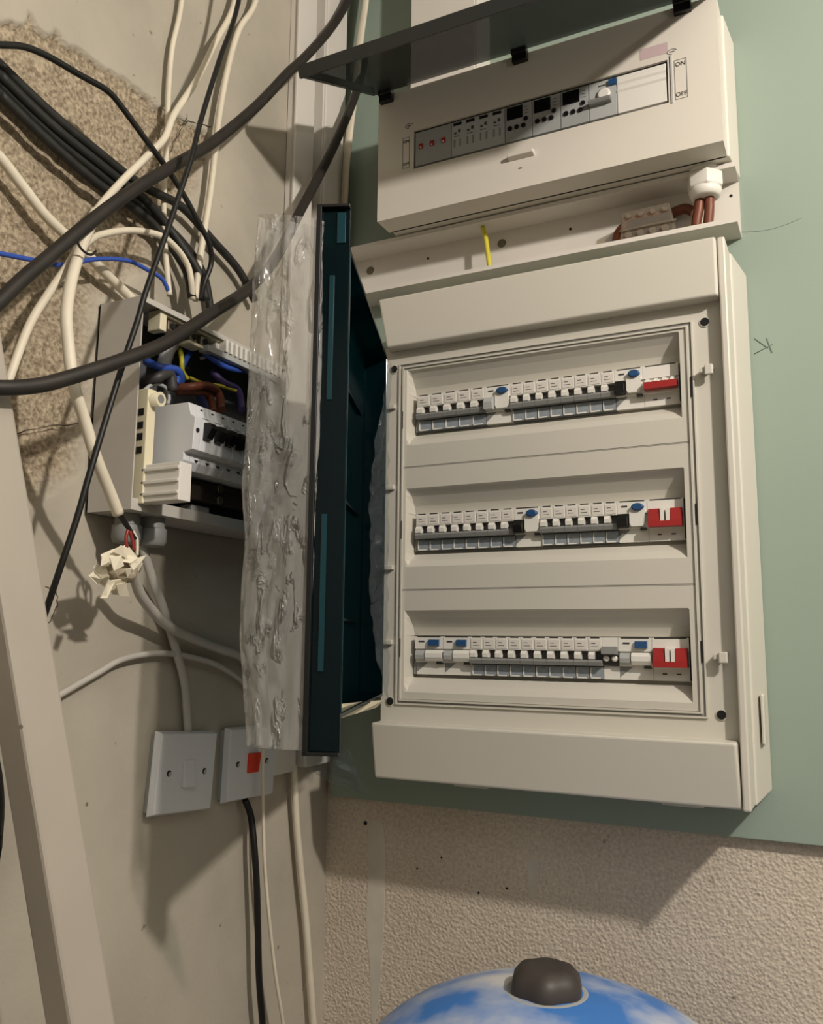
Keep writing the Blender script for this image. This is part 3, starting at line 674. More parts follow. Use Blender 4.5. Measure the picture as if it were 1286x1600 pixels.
cable('yellow_wire', 'short yellow and green wire hanging between the two enclosures', [(0.2640,-0.030,1.9625),(0.2690,-0.031,1.945),(0.2730,-0.033,1.920),(0.2770,-0.034,1.8900)], 0.0034, m_yg, cat='wire')
# vertical white trunking above the unit
vt = Thing('upright_trunking', (0.225, 0, UZ1+0.004), 'white upright trunking rising from the top of the upper consumer unit', 'trunking')
c = MB().box(0.160, 0.262, -0.050, -0.0005, UZ1+0.001, 2.4995); vt.part(c, 'trunk_base', m_channel, bevel=0.001)
c = MB().box(0.262, 0.2655, -0.052, -0.0005, UZ1+0.001, 2.4995); c.box(0.157, 0.262, -0.0525, -0.050, UZ1+0.001, 2.4995); vt.part(c, 'trunk_lid', m_channel, bevel=0.001)

# ---------------------------------------------------------------- trunking on the left wall
t1 = Thing('flat_trunking', (0, -0.125, 1.197), 'wide white trunking upright on the left wall, half covered by the hanging plastic', 'trunking')
c = MB().box(0.0003, 0.016, -0.146, -0.104, 1.198, 2.4995); t1.part(c, 'trunk_base', m_channel, bevel=0.0012)
c = MB().box(0.0140, 0.0185, -0.149, -0.101, 1.198, 2.4995); t1.part(c, 'trunk_lid', m_channel, bevel=0.0012)
t2 = Thing('corner_trunking', (0, -0.05, 1.200), 'narrow white trunking upright in the corner beside the green board', 'trunking')
c = MB().box(0.0003, 0.020, -0.080, -0.014, 1.200, 2.4995); t2.part(c, 'trunk_base', m_channel, bevel=0.0012)
c = MB().box(0.019, 0.0235, -0.078, -0.034, 2.03, 2.4995); t2.part(c, 'trunk_lid', m_channel, bevel=0.004)

# ---------------------------------------------------------------- open metal enclosure on the left wall
mb = Thing('metal_enclosure', (0, -0.347, 1.501), 'grey metal enclosure on the left wall with its front off and wires showing', 'electrical board')
MY0, MY1, MZ0, MZ1, MX = -0.477, -0.217, 1.501, 1.726, 0.064
c = MB(); c.box(0.003, 0.0045, MY0, MY1, MZ0, MZ1, 1)
c.box(0.003, MX, MY0, MY0+0.0015, MZ0, MZ1); c.box(0.003, MX, MY1-0.0015, MY1, MZ0, MZ1)
c.box(0.003, MX, MY0+0.0015, MY1-0.0015, MZ0, MZ0+0.0015); c.box(0.003, MX, MY0+0.0015, MY1-0.0015, MZ1-0.0015, MZ1)
mb.part(c, 'case', [m_steel, m_steel_in])
for za, zb in ((MZ0+0.0015, MZ0+0.012), (MZ1-0.006, MZ1-0.0015)):
    c = MB().box(MX-0.0015, MX, MY0+0.0015, MY1-0.0015, za, zb); mb.part(c, 'front_lip', m_steel)
for y in (-0.42, -0.385, -0.345):
    c = MB().lathe((0.036, y, MZ1-0.001), (0, 0, 1), [(0.017, 0), (0.017, 0.004), (0.013, 0.010), (0.008, 0.011)], n=20); mb.part(c, 'grommet', m_black)
for y, x in ((-0.452, 0.036), (-0.420, 0.040)):
    c = MB().lathe((x, y, MZ0+0.0005), (0, 0, -1), [(0.0130, 0), (0.0130, 0.012), (0.0155, 0.0125), (0.0155, 0.026), (0.013, 0.031), (0.006, 0.032)], n=12); mb.part(c, 'cable_gland', m_grey, bevel=0.0008)
# terminal bars
c = MB(); c.box(0.042, 0.060, -0.446, -0.436, 1.700, 1.7225); c.box(0.042, 0.060, -0.436, -0.345, 1.7180, 1.7225); c.box(0.042, 0.060, -0.400, -0.375, 1.700, 1.7040)
bar1 = mb.part(c, 'terminal_bar', m_cream, bevel=0.001)
for y in (-0.424, -0.406, -0.388, -0.370):
    c = MB().box(0.045, 0.057, y-0.007, y+0.005, 1.7050, 1.7165); mb.part(c, 'brass_terminal', m_zinc, bevel=0.001, parent=bar1)
    c = MB().cyl((0.057, y, 1.7110), (0.0585, y, 1.7110), 0.0035, n=12); mb.part(c, 'screw_hole', m_hole, parent=bar1)
c = MB(); c.box(0.050, 0.064, -0.372, -0.225, 1.699, 1.7065); bar2 = mb.part(c, 'comb_bar', m_lgrey, bevel=0.0008)
for k in range(13):
    y = -0.344+k*0.009
    c = MB().box(0.056, 0.0665, y, y+0.0045, 1.7065, 1.7215); mb.part(c, 'comb_tooth', m_white, parent=bar2)
c = MB().box(0.046, 0.056, -0.350, -0.225, 1.7065, 1.7225); mb.part(c, 'comb_back', m_white, parent=bar2)
# bank of breakers standing proud of the case
prof = [(0.045, 1.548), (0.090, 1.548), (0.096, 1.556), (0.096, 1.5640), (0.107, 1.5665), (0.109, 1.6000), (0.103, 1.6040), (0.099, 1.6170), (0.045, 1.6170)]
c = MB().prism([(x, z) for x, z in prof], 'y', -0.4400, -0.4300); blk = mb.part(c, 'end_module', m_switchwhite, bevel=0.0008)
c = MB().cyl((0.106, -0.4352, 1.5870), (0.1095, -0.4352, 1.5870), 0.0022, n=12, mi=0); mb.part(c, 'screw_hole', m_hole, parent=blk)
for k in range(10):
    y0 = -0.4297+k*0.0178
    c = MB().prism(prof, 'y', y0, y0+0.0173); br = mb.part(c, 'breaker', m_switchwhite, bevel=0.0006)
    c = MB().prism([(0.107, 1.5790), (0.107, 1.5975), (0.1165, 1.5960), (0.1190, 1.5900), (0.1130, 1.5800)], 'y', y0+0.0040, y0+0.0135); mb.part(c, 'toggle', m_black, parent=br)
    c = MB(); c.cyl((0.1000, y0+0.0086, 1.6110), (0.1008, y0+0.0086, 1.6110), 0.0022, n=12); mb.part(c, 'screw_hole', m_hole, parent=br)
    c = MB(); c.cyl((0.0958, y0+0.0086, 1.5580), (0.0964, y0+0.0086, 1.5590), 0.0024, n=12); mb.part(c, 'screw_hole', m_hole, parent=br)
    c = MB(); c.box(0.1068, 0.1074, y0+0.003, y0+0.015, 1.6010, 1.6018); mb.part(c, 'print_line', m_ink, parent=br)
# cream carrier at the left end, with its peg, and the ribbed shroud
c = MB(); c.box(0.045, 0.0700, -0.4680, -0.4560, 1.5080, 1.6280); 
car = mb.part(c, 'carrier', m_cream, bevel=0.001)
for z in (1.600, 1.586, 1.574, 1.560):
    c = MB().box(0.0585, 0.0655, -0.4686, -0.4679, z, z+0.007); mb.part(c, 'slot', m_hole, parent=car)
c = MB().cyl((0.045, -0.4600, 1.6170), (0.0800, -0.4600, 1.6170), 0.0075, n=20); c.cyl((0.0800, -0.4600, 1.6170), (0.0803, -0.4600, 1.6170), 0.0045, n=16, mi=1); mb.part(c, 'peg', [m_cream, m_grey], parent=car)
c = MB().box(0.0660, 0.1150, -0.4660, -0.4480, 1.5090, 1.5480)
for z in (1.5150, 1.5270, 1.5400): c.box(0.0660, 0.1150, -0.4680, -0.4660, z, z+0.004)
mb.part(c, 'ribbed_shroud', m_white, bevel=0.0012)
c = MB().box(0.050, 0.072, -0.4440, -0.235, 1.5240, 1.5440); bus = mb.part(c, 'busbar', m_copper)
for y, z in ((-0.428, 1.541), (-0.428, 1.526), (-0.352, 1.541), (-0.352, 1.528), (-0.30, 1.541)):
    c = MB().cyl((0.072, y, z), (0.0750, y, z), 0.0045, n=14); mb.part(c, 'bolt', m_zinc, parent=bus)
c = MB().box(0.046, 0.062, -0.385, -0.355, 1.5045, 1.5200); mb.part(c, 'rail_foot', m_lgrey, bevel=0.001)
def mwire(pts, r, m, lab=None):
    o = mb.part(MB().tube(pts, r, n=8), 'wire', m)
    if lab: o['label'] = lab
mwire([(0.0400,-0.3670,1.7139),(0.0550,-0.3555,1.6960),(0.0550,-0.3200,1.6941),(0.0500,-0.2633,1.7082)], 0.0035, m_blue_w, 'blue wire')
mwire([(0.0300,-0.4329,1.6722),(0.0500,-0.4322,1.6631),(0.0500,-0.4074,1.6676),(0.0500,-0.3976,1.6615),(0.0450,-0.3974,1.6519)], 0.0045, m_blue_w, 'blue wire')
mwire([(0.0350,-0.3662,1.7071),(0.0450,-0.3919,1.6772),(0.0500,-0.4062,1.6518)], 0.0035, m_blue_w, 'blue wire')
mwire([(0.0400,-0.4000,1.6503),(0.0600,-0.3915,1.6516),(0.0600,-0.3648,1.6597),(0.0600,-0.3451,1.6559),(0.0750,-0.3576,1.6319)], 0.0048, m_brown_w, 'brown wire')
mwire([(0.0400,-0.3946,1.6474),(0.0550,-0.3748,1.6509),(0.0550,-0.3546,1.6487),(0.0750,-0.3707,1.6250)], 0.0045, m_brown_w, 'brown wire')
mwire([(0.0400,-0.3738,1.6696),(0.0500,-0.3587,1.6650),(0.0500,-0.3302,1.6705),(0.0500,-0.2974,1.6723)], 0.0022, m_yg, 'yellow and green wire')
mwire([(0.0300,-0.3823,1.7066),(0.0500,-0.3991,1.6833),(0.0500,-0.3971,1.6691),(0.0500,-0.3881,1.6627)], 0.0028, m_yg, 'yellow and green wire')
mwire([(0.0400,-0.3367,1.6881),(0.0500,-0.3246,1.6760),(0.0500,-0.2975,1.6739),(0.0750,-0.3205,1.6412)], 0.0045, mat('wire_purple', (74, 62, 110), 0.45), 'dark violet wire')
mwire([(0.0400,-0.4462,1.6334),(0.0450,-0.4351,1.6444),(0.0450,-0.4175,1.6456),(0.0450,-0.4107,1.6366),(0.0500,-0.4175,1.6256)], 0.0020, m_lgrey, 'grey wire')
mwire([(0.0300,-0.4386,1.6453),(0.0500,-0.4362,1.6505),(0.0500,-0.4170,1.6596),(0.0500,-0.4107,1.6432)], 0.0060, m_dgrey, 'dark sheathed wire')
mwire([(0.0300,-0.4399,1.7245),(0.0400,-0.4360,1.7264),(0.0400,-0.4261,1.7263),(0.0400,-0.4127,1.7102),(0.0300,-0.3936,1.6878)], 0.0030, m_lgrey, 'grey wire')
mwire([(0.0300,-0.4031,1.7301),(0.0350,-0.3907,1.7145),(0.0350,-0.4058,1.6923),(0.0300,-0.4060,1.6729)], 0.0080, m_lgrey, 'stripped grey sheath')
mwire([(0.0300,-0.3382,1.7168),(0.0450,-0.3529,1.7013),(0.0450,-0.3615,1.6955)], 0.0022, m_lgrey)
mwire([(0.0300,-0.3205,1.7183),(0.0450,-0.3342,1.7000),(0.0450,-0.3259,1.7001),(0.0450,-0.3228,1.7074)], 0.0028, m_lgrey)
mwire([(0.0400,-0.3689,1.6634),(0.0600,-0.3711,1.6392),(0.0750,-0.3812,1.6187)], 0.0045, mat('wire_dark_blue', (40, 44, 84), 0.45), 'dark blue wire')
mwire([(0.060,-0.300,1.600),(0.070,-0.270,1.575),(0.072,-0.262,1.540),(0.062,-0.275,1.512)], 0.0060, m_blue_w, 'blue wire')

# ---------------------------------------------------------------- light switch plates on the left wall
def plate(label, corners_y0, z_bot, z_top, roll, red, group=None):
    y0, y1 = corners_y0; cy, cz = (y0+y1)/2, (z_bot+z_top)/2
    th = Thing('switch_plate', (0.0, cy, cz), label, 'switch', group)
    hw, hh = (y1-y0)/2, (z_top-z_bot)/2
    def wp(m): return m
    m = MB(); m.box(0.0003, 0.010, cy-hw+0.004, cy+hw-0.004, cz-hh+0.004, cz+hh-0.004); th.part(m, 'back_box', m_lgrey)
    m = MB(); m.hexa([(0.008,cy-hw,cz-hh),(0.008,cy+hw,cz-hh),(0.008,cy+hw,cz+hh),(0.008,cy-hw,cz+hh),(0.0165,cy-hw+0.003,cz-hh+0.003),(0.0165,cy+hw-0.003,cz-hh+0.003),(0.0165,cy+hw-0.003,cz+hh-0.003),(0.0165,cy-hw+0.003,cz+hh-0.003)])
    th.part(m, 'face_plate', m_switchwhite, bevel=0.001)
    for dy in (-0.030, 0.030):
        m = MB().cyl((0.0160, cy+dy, cz), (0.0168, cy+dy, cz), 0.0036, n=16); th.part(m, 'screw_hole', m_hole)
        m = MB().cyl((0.0160, cy+dy+0.0012, cz-0.0008), (0.0170, cy+dy+0.0012, cz-0.0008), 0.0026, n=14); th.part(m, 'screw', m_lgrey)
    m = MB()
    if red:
        m.prism([(0.0160, cz-0.012), (0.0190, cz-0.012), (0.0215, cz+0.012), (0.0160, cz+0.012)], 'y', cy-0.011, cy+0.011); th.part(m, 'rocker', m_redneon, bevel=0.0008)
    else:
        m.prism([(0.0160, cz-0.016), (0.0225, cz-0.016), (0.0180, cz+0.014), (0.0160, cz+0.014)], 'y', cy-0.009, cy+0.009); th.part(m, 'rocker', m_switchwhite, bevel=0.0008)
    th.o.rotation_euler.x = roll
    return th
plate('square white wall switch with a small white rocker', (-0.369, -0.268), 1.178, 1.269, math.radians(-4.5), False, 'wall switches')
plate('square white wall switch with a red rocker, partly behind the hanging plastic', (-0.246, -0.145), 1.175, 1.265, math.radians(-2.0), True, 'wall switches')

# ---------------------------------------------------------------- cables
X2 = 2.49
def upto(pts):       # carries a cable that leaves the picture at the top on to the ceiling
    p, q = Vector(pts[0]), Vector(pts[1]); d = (p-q).normalized(); d = Vector((0, d.y*0.3, 1)) 
    t = (X2-p.z)/d.z; return [tuple(p+d*t), tuple(p+d*t*0.5)] + list(pts)
cable('white_cable', 'slim white cable hanging straight down to the top of the metal enclosure', upto([(0.0120,-0.3893,2.1487),(0.0120,-0.4010,2.0760),(0.0120,-0.4029,2.0119),(0.0120,-0.4008,1.9399),(0.0120,-0.4013,1.9032),(0.0120,-0.3998,1.8687),(0.0200,-0.4046,1.8292),(0.0300,-0.4084,1.7876),(0.0360,-0.4085,1.7559)]), 0.0032, m_cabw, group='white cables on the left wall')
cable('white_cable', 'white cable swinging down to the left in a long diagonal past the black bundle', upto([(0.0200,-0.2982,2.2128),(0.0300,-0.3460,2.1143),(0.0350,-0.3826,2.0369),(0.0400,-0.4213,1.9690),(0.0450,-0.4396,1.9280),(0.0500,-0.4681,1.8904),(0.0500,-0.5049,1.8389),(0.0500,-0.5339,1.7934),(0.0500,-0.5480,1.7580),(0.0500,-0.5612,1.7280),(0.0500,-0.5825,1.6890),(0.0500,-0.6005,1.6517),(0.0500,-0.6160,1.5993),(0.0400,-0.6185,1.5650),(0.0300,-0.6192,1.5256)]), 0.0040, m_cabw, group='white cables on the left wall')
cable('white_cable', 'thick white twin cable falling into the right side of the metal enclosure top', upto([(0.0200,-0.2551,2.2445),(0.0200,-0.2889,2.1743),(0.0200,-0.3084,2.1020),(0.0200,-0.3195,2.0350),(0.0200,-0.3246,1.9794),(0.0200,-0.3304,1.9187),(0.0260,-0.3463,1.8537),(0.0320,-0.3584,1.8075),(0.0360,-0.3660,1.7672)]), 0.0052, m_cabw, flat=0.8, group='white cables on the left wall')
cable('white_cable', 'thick white cable running down from the left edge to behind the metal enclosure', [(0.0140,-0.6577,1.8234),(0.0140,-0.6312,1.8182),(0.0140,-0.6175,1.8168),(0.0140,-0.5951,1.8038),(0.0140,-0.5660,1.7863),(0.0140,-0.5417,1.7772),(0.0140,-0.5165,1.7703),(0.0140,-0.4869,1.7587),(0.0140,-0.4549,1.7474),(0.0120,-0.4167,1.7358)], 0.0052, m_cabw, group='white cables on the left wall')
cable('white_cable', 'white cable arching over in a half loop into the metal enclosure', [(0.0400,-0.5435,1.7386),(0.0400,-0.5384,1.7542),(0.0400,-0.5297,1.7675),(0.0400,-0.5140,1.7813),(0.0400,-0.4755,1.8030),(0.0400,-0.4328,1.8162),(0.0400,-0.4056,1.8129),(0.0400,-0.3864,1.8008),(0.0400,-0.3786,1.7837),(0.0360,-0.3704,1.7656)], 0.0036, m_cabw, group='white cables on the left wall')
cable('white_cable', 'thick white cable passing in front of the metal enclosure, its lower end stripped', [(0.0600,-0.5422,1.7885),(0.0600,-0.5512,1.7610),(0.0600,-0.5588,1.7381),(0.0700,-0.5747,1.7009),(0.0800,-0.5858,1.6641),(0.0850,-0.5854,1.6332),(0.0900,-0.5812,1.5980),(0.0900,-0.5679,1.5718),(0.0900,-0.5499,1.5369),(0.0850,-0.5256,1.5084),(0.0820,-0.5106,1.4905)], 0.0055, m_cabw, group='white cables on the left wall')
cable('black_cable', 'thin black cable entering at the left edge and curving down into the enclosure', [(0.0550,-0.6809,1.8775),(0.0550,-0.6569,1.8926),(0.0550,-0.6333,1.9067),(0.0550,-0.6068,1.9146),(0.0550,-0.5704,1.9195),(0.0550,-0.5335,1.9246),(0.0550,-0.5100,1.9174),(0.0550,-0.4812,1.9041),(0.0550,-0.4477,1.8888),(0.0550,-0.4185,1.8724),(0.0550,-0.3886,1.8493),(0.0550,-0.3682,1.8316),(0.0500,-0.3574,1.8133),(0.0450,-0.3612,1.7896),(0.0380,-0.3605,1.7673)], 0.0032, m_cabb)
cable('black_cable', 'thin straight black cable running diagonally across in front of the metal enclosure', upto([(0.0750,-0.3587,2.1488),(0.0900,-0.4063,2.0325),(0.0950,-0.4380,1.9375),(0.1000,-0.4556,1.8820),(0.1000,-0.4741,1.8211),(0.1000,-0.4911,1.7686),(0.1000,-0.5101,1.7109),(0.1000,-0.5188,1.6782),(0.1000,-0.5322,1.6355),(0.1000,-0.5479,1.5816),(0.0950,-0.5608,1.5196),(0.0900,-0.5673,1.4783),(0.0800,-0.5751,1.4267),(0.0600,-0.5739,1.3766),(0.0400,-0.5729,1.3262)]), 0.0029, m_cabb)
def ext(pts, d=0.35):    # carries a cable on beyond the left edge of the picture
    p, q = Vector(pts[0]), Vector(pts[1]); return [tuple(p+(p-q).normalized()*d)] + list(pts)
B = 'thick black cables bundled at the upper left'
cable('thick_black_cable', 'thick black cable, uppermost of the bundle sloping down from the left edge', ext([(0.0160,-0.6547,1.9101),(0.0160,-0.6272,1.9043),(0.0160,-0.5903,1.8955),(0.0160,-0.5507,1.8880),(0.0160,-0.5080,1.8833),(0.0160,-0.4616,1.8783),(0.0160,-0.4269,1.8790),(0.0160,-0.3736,1.8836),(0.0160,-0.3196,1.8677),(0.0160,-0.2632,1.8493),(0.0160,-0.2270,1.8208)]), 0.0052, m_cabd, group=B)
cable('thick_black_cable', 'thick black cable of the bundle, bending down into the metal enclosure top', ext([(0.0180,-0.6550,1.8982),(0.0180,-0.6277,1.8928),(0.0180,-0.5909,1.8830),(0.0180,-0.5514,1.8751),(0.0180,-0.5088,1.8700),(0.0180,-0.4674,1.8650),(0.0180,-0.4410,1.8630),(0.0180,-0.4040,1.8503),(0.0280,-0.3751,1.8222),(0.0340,-0.3580,1.8009),(0.0360,-0.3469,1.7727)]), 0.0051, m_cabd, group=B)
cable('thick_black_cable', 'thick black cable in the middle of the bundle, passing behind the enclosure', ext([(0.0120,-0.6500,1.8932),(0.0120,-0.6225,1.8881),(0.0120,-0.5854,1.8778),(0.0120,-0.5455,1.8688),(0.0120,-0.5025,1.8632),(0.0120,-0.4655,1.8584),(0.0120,-0.4157,1.8556),(0.0120,-0.3602,1.8407),(0.0120,-0.3259,1.8179),(0.0120,-0.3083,1.7745)]), 0.0051, m_cabd, group=B)
cable('thick_black_cable', 'thick black cable, lowest of the bundle sloping down from the left edge', ext([(0.0160,-0.6520,1.8817),(0.0160,-0.6245,1.8758),(0.0160,-0.5876,1.8653),(0.0160,-0.5479,1.8559),(0.0160,-0.5051,1.8485),(0.0160,-0.4779,1.8468),(0.0160,-0.4444,1.8450),(0.0160,-0.4082,1.8370),(0.0300,-0.3782,1.8014),(0.0360,-0.3716,1.7675)]), 0.0051, m_cabd, group=B)
cable('dusty_black_cable', 'dusty dark cable sweeping from the left edge up to the top of the white trunking', upto([(0.0400,-0.0442,2.3982),(0.0420,-0.0927,2.3122),(0.0460,-0.1654,2.2126),(0.0500,-0.2195,2.1462),(0.0540,-0.2857,2.0589),(0.0600,-0.3724,1.9585),(0.0640,-0.4347,1.8964),(0.0680,-0.4901,1.8421),(0.0700,-0.5319,1.7973),(0.0720,-0.5718,1.7512),(0.0740,-0.6053,1.7106),(0.0760,-0.6284,1.6833),(0.0780,-0.6528,1.6518),(0.0800,-0.6857,1.6098)]), 0.0066, m_cabbr)
cable('dusty_black_cable', 'dusty dark cable sagging across the open metal enclosure and rising past the flap', upto([(0.0400,0.0435,2.4630),(0.0400,0.0380,2.4227),(0.0450,0.0096,2.3457),(0.0500,-0.0289,2.2417),(0.0550,-0.0874,2.1299),(0.0620,-0.1477,2.0324),(0.0700,-0.2046,1.9487),(0.0850,-0.2791,1.8449),(0.0950,-0.3409,1.7804),(0.1150,-0.4299,1.7139),(0.1250,-0.5048,1.6564),(0.1250,-0.5603,1.6215),(0.1200,-0.6082,1.5935),(0.1150,-0.6388,1.5777),(0.1100,-0.6702,1.5676),(0.1000,-0.6961,1.5648)]), 0.0066, m_cabbr)
cable('blue_wire', 'thin blue wire looping from the left edge to the enclosure top', [(0.0350,-0.6498,1.7084),(0.0350,-0.6246,1.7144),(0.0350,-0.5943,1.7217),(0.0350,-0.5595,1.7304),(0.0350,-0.5163,1.7544),(0.0350,-0.4743,1.7706),(0.0350,-0.4430,1.7725),(0.0350,-0.4199,1.7706),(0.0350,-0.4064,1.7569)], 0.0024, m_blue_w, cat='wire')
cable('corner_cable', 'broad white flat cable hanging in the corner beside the upright trunking', [(0.064,-0.02,2.495)] + [(0.0581,-0.0220,2.4024),(0.0499,-0.0220,2.3363),(0.0433,-0.0220,2.2592),(0.0343,-0.0220,2.1837),(0.0288,-0.0220,2.1190),(0.0259,-0.0220,2.0437),(0.0201,-0.0220,1.9488),(0.0170,-0.0220,1.8036)], 0.0066, m_cabw, flat=0.55, flat_dir=(0, 1, 0))
cable('grey_flat_cable', 'flat grey-white cable dropping from the enclosure gland to the plain switch', [(0.0340,-0.4255,1.4726),(0.0320,-0.4208,1.4629),(0.0220,-0.3955,1.4362),(0.0140,-0.3650,1.4011),(0.0100,-0.3385,1.3584),(0.0100,-0.3217,1.3204),(0.0080,-0.3099,1.2653)], 0.0062, m_cabg, flat=0.6, flat_dir=(1, 0, 0))
cable('grey_flat_cable', 'grey-white cable leaving the tape ball and curving right behind the plastic', [(0.0600,-0.4668,1.4446),(0.0550,-0.4574,1.4358),(0.0450,-0.4366,1.4177),(0.0300,-0.3974,1.3993),(0.0220,-0.3613,1.3848),(0.0150,-0.3124,1.3724),(0.0120,-0.2647,1.3618),(0.0120,-0.2172,1.3489),(0.0120,-0.1741,1.3073),(0.0090,-0.1600,1.2572)], 0.0056, m_cabg)
cable('thin_white_cable', 'thin white cable arching low across the left wall from behind the post', [(0.0100,-0.5530,1.3025),(0.0100,-0.5324,1.3081),(0.0100,-0.5124,1.3140),(0.0100,-0.4870,1.3244),(0.0100,-0.4510,1.3396),(0.0100,-0.4254,1.3503),(0.0100,-0.3912,1.3560),(0.0100,-0.3542,1.3571),(0.0100,-0.3129,1.3523),(0.0100,-0.2695,1.3434),(0.0100,-0.2222,1.3251),(0.0100,-0.1778,1.2992)], 0.0034, m_cabg)
cable('black_lead', 'black lead dropping from the underside of the red-rocker switch', [(0.0120,-0.2024,1.1751),(0.0140,-0.1920,1.1543),(0.0200,-0.1914,1.1203),(0.0220,-0.1860,1.0737),(0.0220,-0.1801,1.0195),(0.0220,-0.1738,0.9581),(0.0220,-0.1621,0.8951),(0.0220,-0.1541,0.8262)], 0.0042, m_cabb)
cable('thin_white_wire', 'very thin white wire hanging below the plastic beside the black lead', [(0.0300,-0.1935,1.2414),(0.0300,-0.1896,1.1747),(0.0300,-0.1827,1.1044),(0.0300,-0.1709,1.0409),(0.0300,-0.1513,0.9598),(0.0300,-0.1292,0.8884),(0.0300,-0.1122,0.8105)], 0.0022, m_cabw, cat='wire')
cable('white_down_cable', 'white cable leaving the bottom of the wide trunking down the wall', [(0.0100,-0.0950,1.2050),(0.0140,-0.0970,1.1886),(0.0140,-0.0894,1.1330),(0.0140,-0.0750,1.0637),(0.0140,-0.0588,0.9936),(0.0140,-0.0459,0.9241),(0.0140,-0.0327,0.8504),(0.0140,-0.0190,0.7683)], 0.0048, m_cabw)
# tie round the crossing cables
tie = [Vector(p) for p in [(0.0740,-0.5772,1.7483),(0.0740,-0.5733,1.7386),(0.0740,-0.5667,1.7338),(0.0740,-0.5574,1.7339),(0.0740,-0.5516,1.7403)]]
tag(MB().tube(tie, 0.0012, n=8).build('cable_tie', m_cabb), 'black wire tie around the crossing white cables', 'cable tie')

# stripped end and the ball of masking tape
tp = Thing('tape_ball', (0.0700,-0.4919,1.4379), 'crumpled ball of cream masking tape around a cable joint below the metal enclosure', 'tape')
def shard(pts, th=0.0012):
    P = [Vector(p) for p in pts]; nrm = (P[1]-P[0]).cross(P[2]-P[0]).normalized()*th
    m = MB(); A = [m.bm.verts.new(p) for p in P]; Bv = [m.bm.verts.new(p+nrm) for p in P]; n = len(P)
    m.bm.faces.new(A[::-1]); m.bm.faces.new(Bv)
    for i in range(n): m.bm.faces.new((A[i], A[(i+1)%n], Bv[(i+1)%n], Bv[i]))
    return m
tp.part(shard([(0.0750,-0.5221,1.4499),(0.0800,-0.5131,1.4554),(0.0850,-0.4989,1.4615),(0.0850,-0.4845,1.4505),(0.0900,-0.4985,1.4442),(0.0850,-0.5140,1.4454),(0.0750,-0.5194,1.4369)]), 'tape_flap', m_tape)
tp.part(shard([(0.0850,-0.5013,1.4490),(0.0800,-0.4811,1.4510),(0.0750,-0.4648,1.4552),(0.0800,-0.4771,1.4451),(0.0880,-0.4942,1.4372)]), 'tape_flap', m_tape)
tp.part(shard([(0.0700,-0.5209,1.4369),(0.0750,-0.5176,1.4430),(0.0850,-0.5208,1.4305),(0.0750,-0.5141,1.4204),(0.0700,-0.5216,1.4260),(0.0650,-0.5221,1.4333)]), 'tape_flap', m_tape)
tp.part(shard([(0.0800,-0.5171,1.4261),(0.0800,-0.4930,1.4296),(0.0700,-0.4808,1.4150),(0.0700,-0.4999,1.4146)]), 'tape_flap', m_tape)
tp.part(shard([(0.0880,-0.5234,1.4267),(0.0880,-0.5154,1.4260),(0.0850,-0.5207,1.4103),(0.0800,-0.5244,1.4096)]), 'tape_flap', m_tape)
tp.part(shard([(0.0650,-0.5211,1.4400),(0.0680,-0.5195,1.4431),(0.0700,-0.5161,1.4361),(0.0680,-0.5183,1.4281)]), 'tape_flap', m_tape)
for pts in ([(0.0850,-0.5179,1.4535),(0.0900,-0.5121,1.4594),(0.0900,-0.5012,1.4574),(0.0880,-0.5026,1.4488)], [(0.0750,-0.5206,1.4512),(0.0800,-0.5162,1.4539),(0.0850,-0.5216,1.4400),(0.0780,-0.5249,1.4399)], [(0.0660,-0.5216,1.4351),(0.0640,-0.5256,1.4307),(0.0700,-0.5197,1.4225),(0.0780,-0.5216,1.4276)],
            [(0.0900,-0.5054,1.4375),(0.0880,-0.4936,1.4398),(0.0820,-0.4835,1.4333),(0.0820,-0.4933,1.4289)], [(0.0850,-0.5106,1.4228),(0.0830,-0.4974,1.4261),(0.0740,-0.4813,1.4137),(0.0760,-0.4976,1.4134)], [(0.0850,-0.4876,1.4465),(0.0800,-0.4720,1.4468),(0.0780,-0.4762,1.4377)], [(0.0920,-0.5274,1.4464),(0.0940,-0.5153,1.4498),(0.0920,-0.5093,1.4408),(0.0920,-0.5217,1.4350)]):
    tp.part(shard(pts), 'tape_flap', m_tape)
bl = MB(); bmesh.ops.create_icosphere(bl.bm, subdivisions=3, radius=0.0145)
for v in bl.bm.verts:
    v.co = v.co*(1+0.35*noise.noise(v.co*70)); v.co.z *= 0.85
bl.bm.transform(Matrix.Translation(tp.loc)); 
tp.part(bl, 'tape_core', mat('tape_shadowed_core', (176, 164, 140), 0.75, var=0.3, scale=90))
for pts, m in (([(0.0820,-0.5124,1.4921),(0.0820,-0.5043,1.4839),(0.0820,-0.4927,1.4748),(0.0820,-0.4863,1.4693)], m_cabb), ([(0.0820,-0.5091,1.4926),(0.0820,-0.4992,1.4827),(0.0820,-0.4899,1.4714),(0.0820,-0.4907,1.4606)], m_cabb), ([(0.0840,-0.4991,1.4764),(0.0840,-0.5010,1.4688),(0.0840,-0.4994,1.4591)], m_red_w), ([(0.0840,-0.4965,1.4755),(0.0840,-0.4924,1.4666),(0.0840,-0.4892,1.4576)], m_red_w), ([(0.0820,-0.4903,1.4763),(0.0820,-0.4844,1.4676),(0.0820,-0.4833,1.4533)], m_cabw)):
    tp.part(MB().tube(pts, 0.0017, n=8), 'core_wire', m)

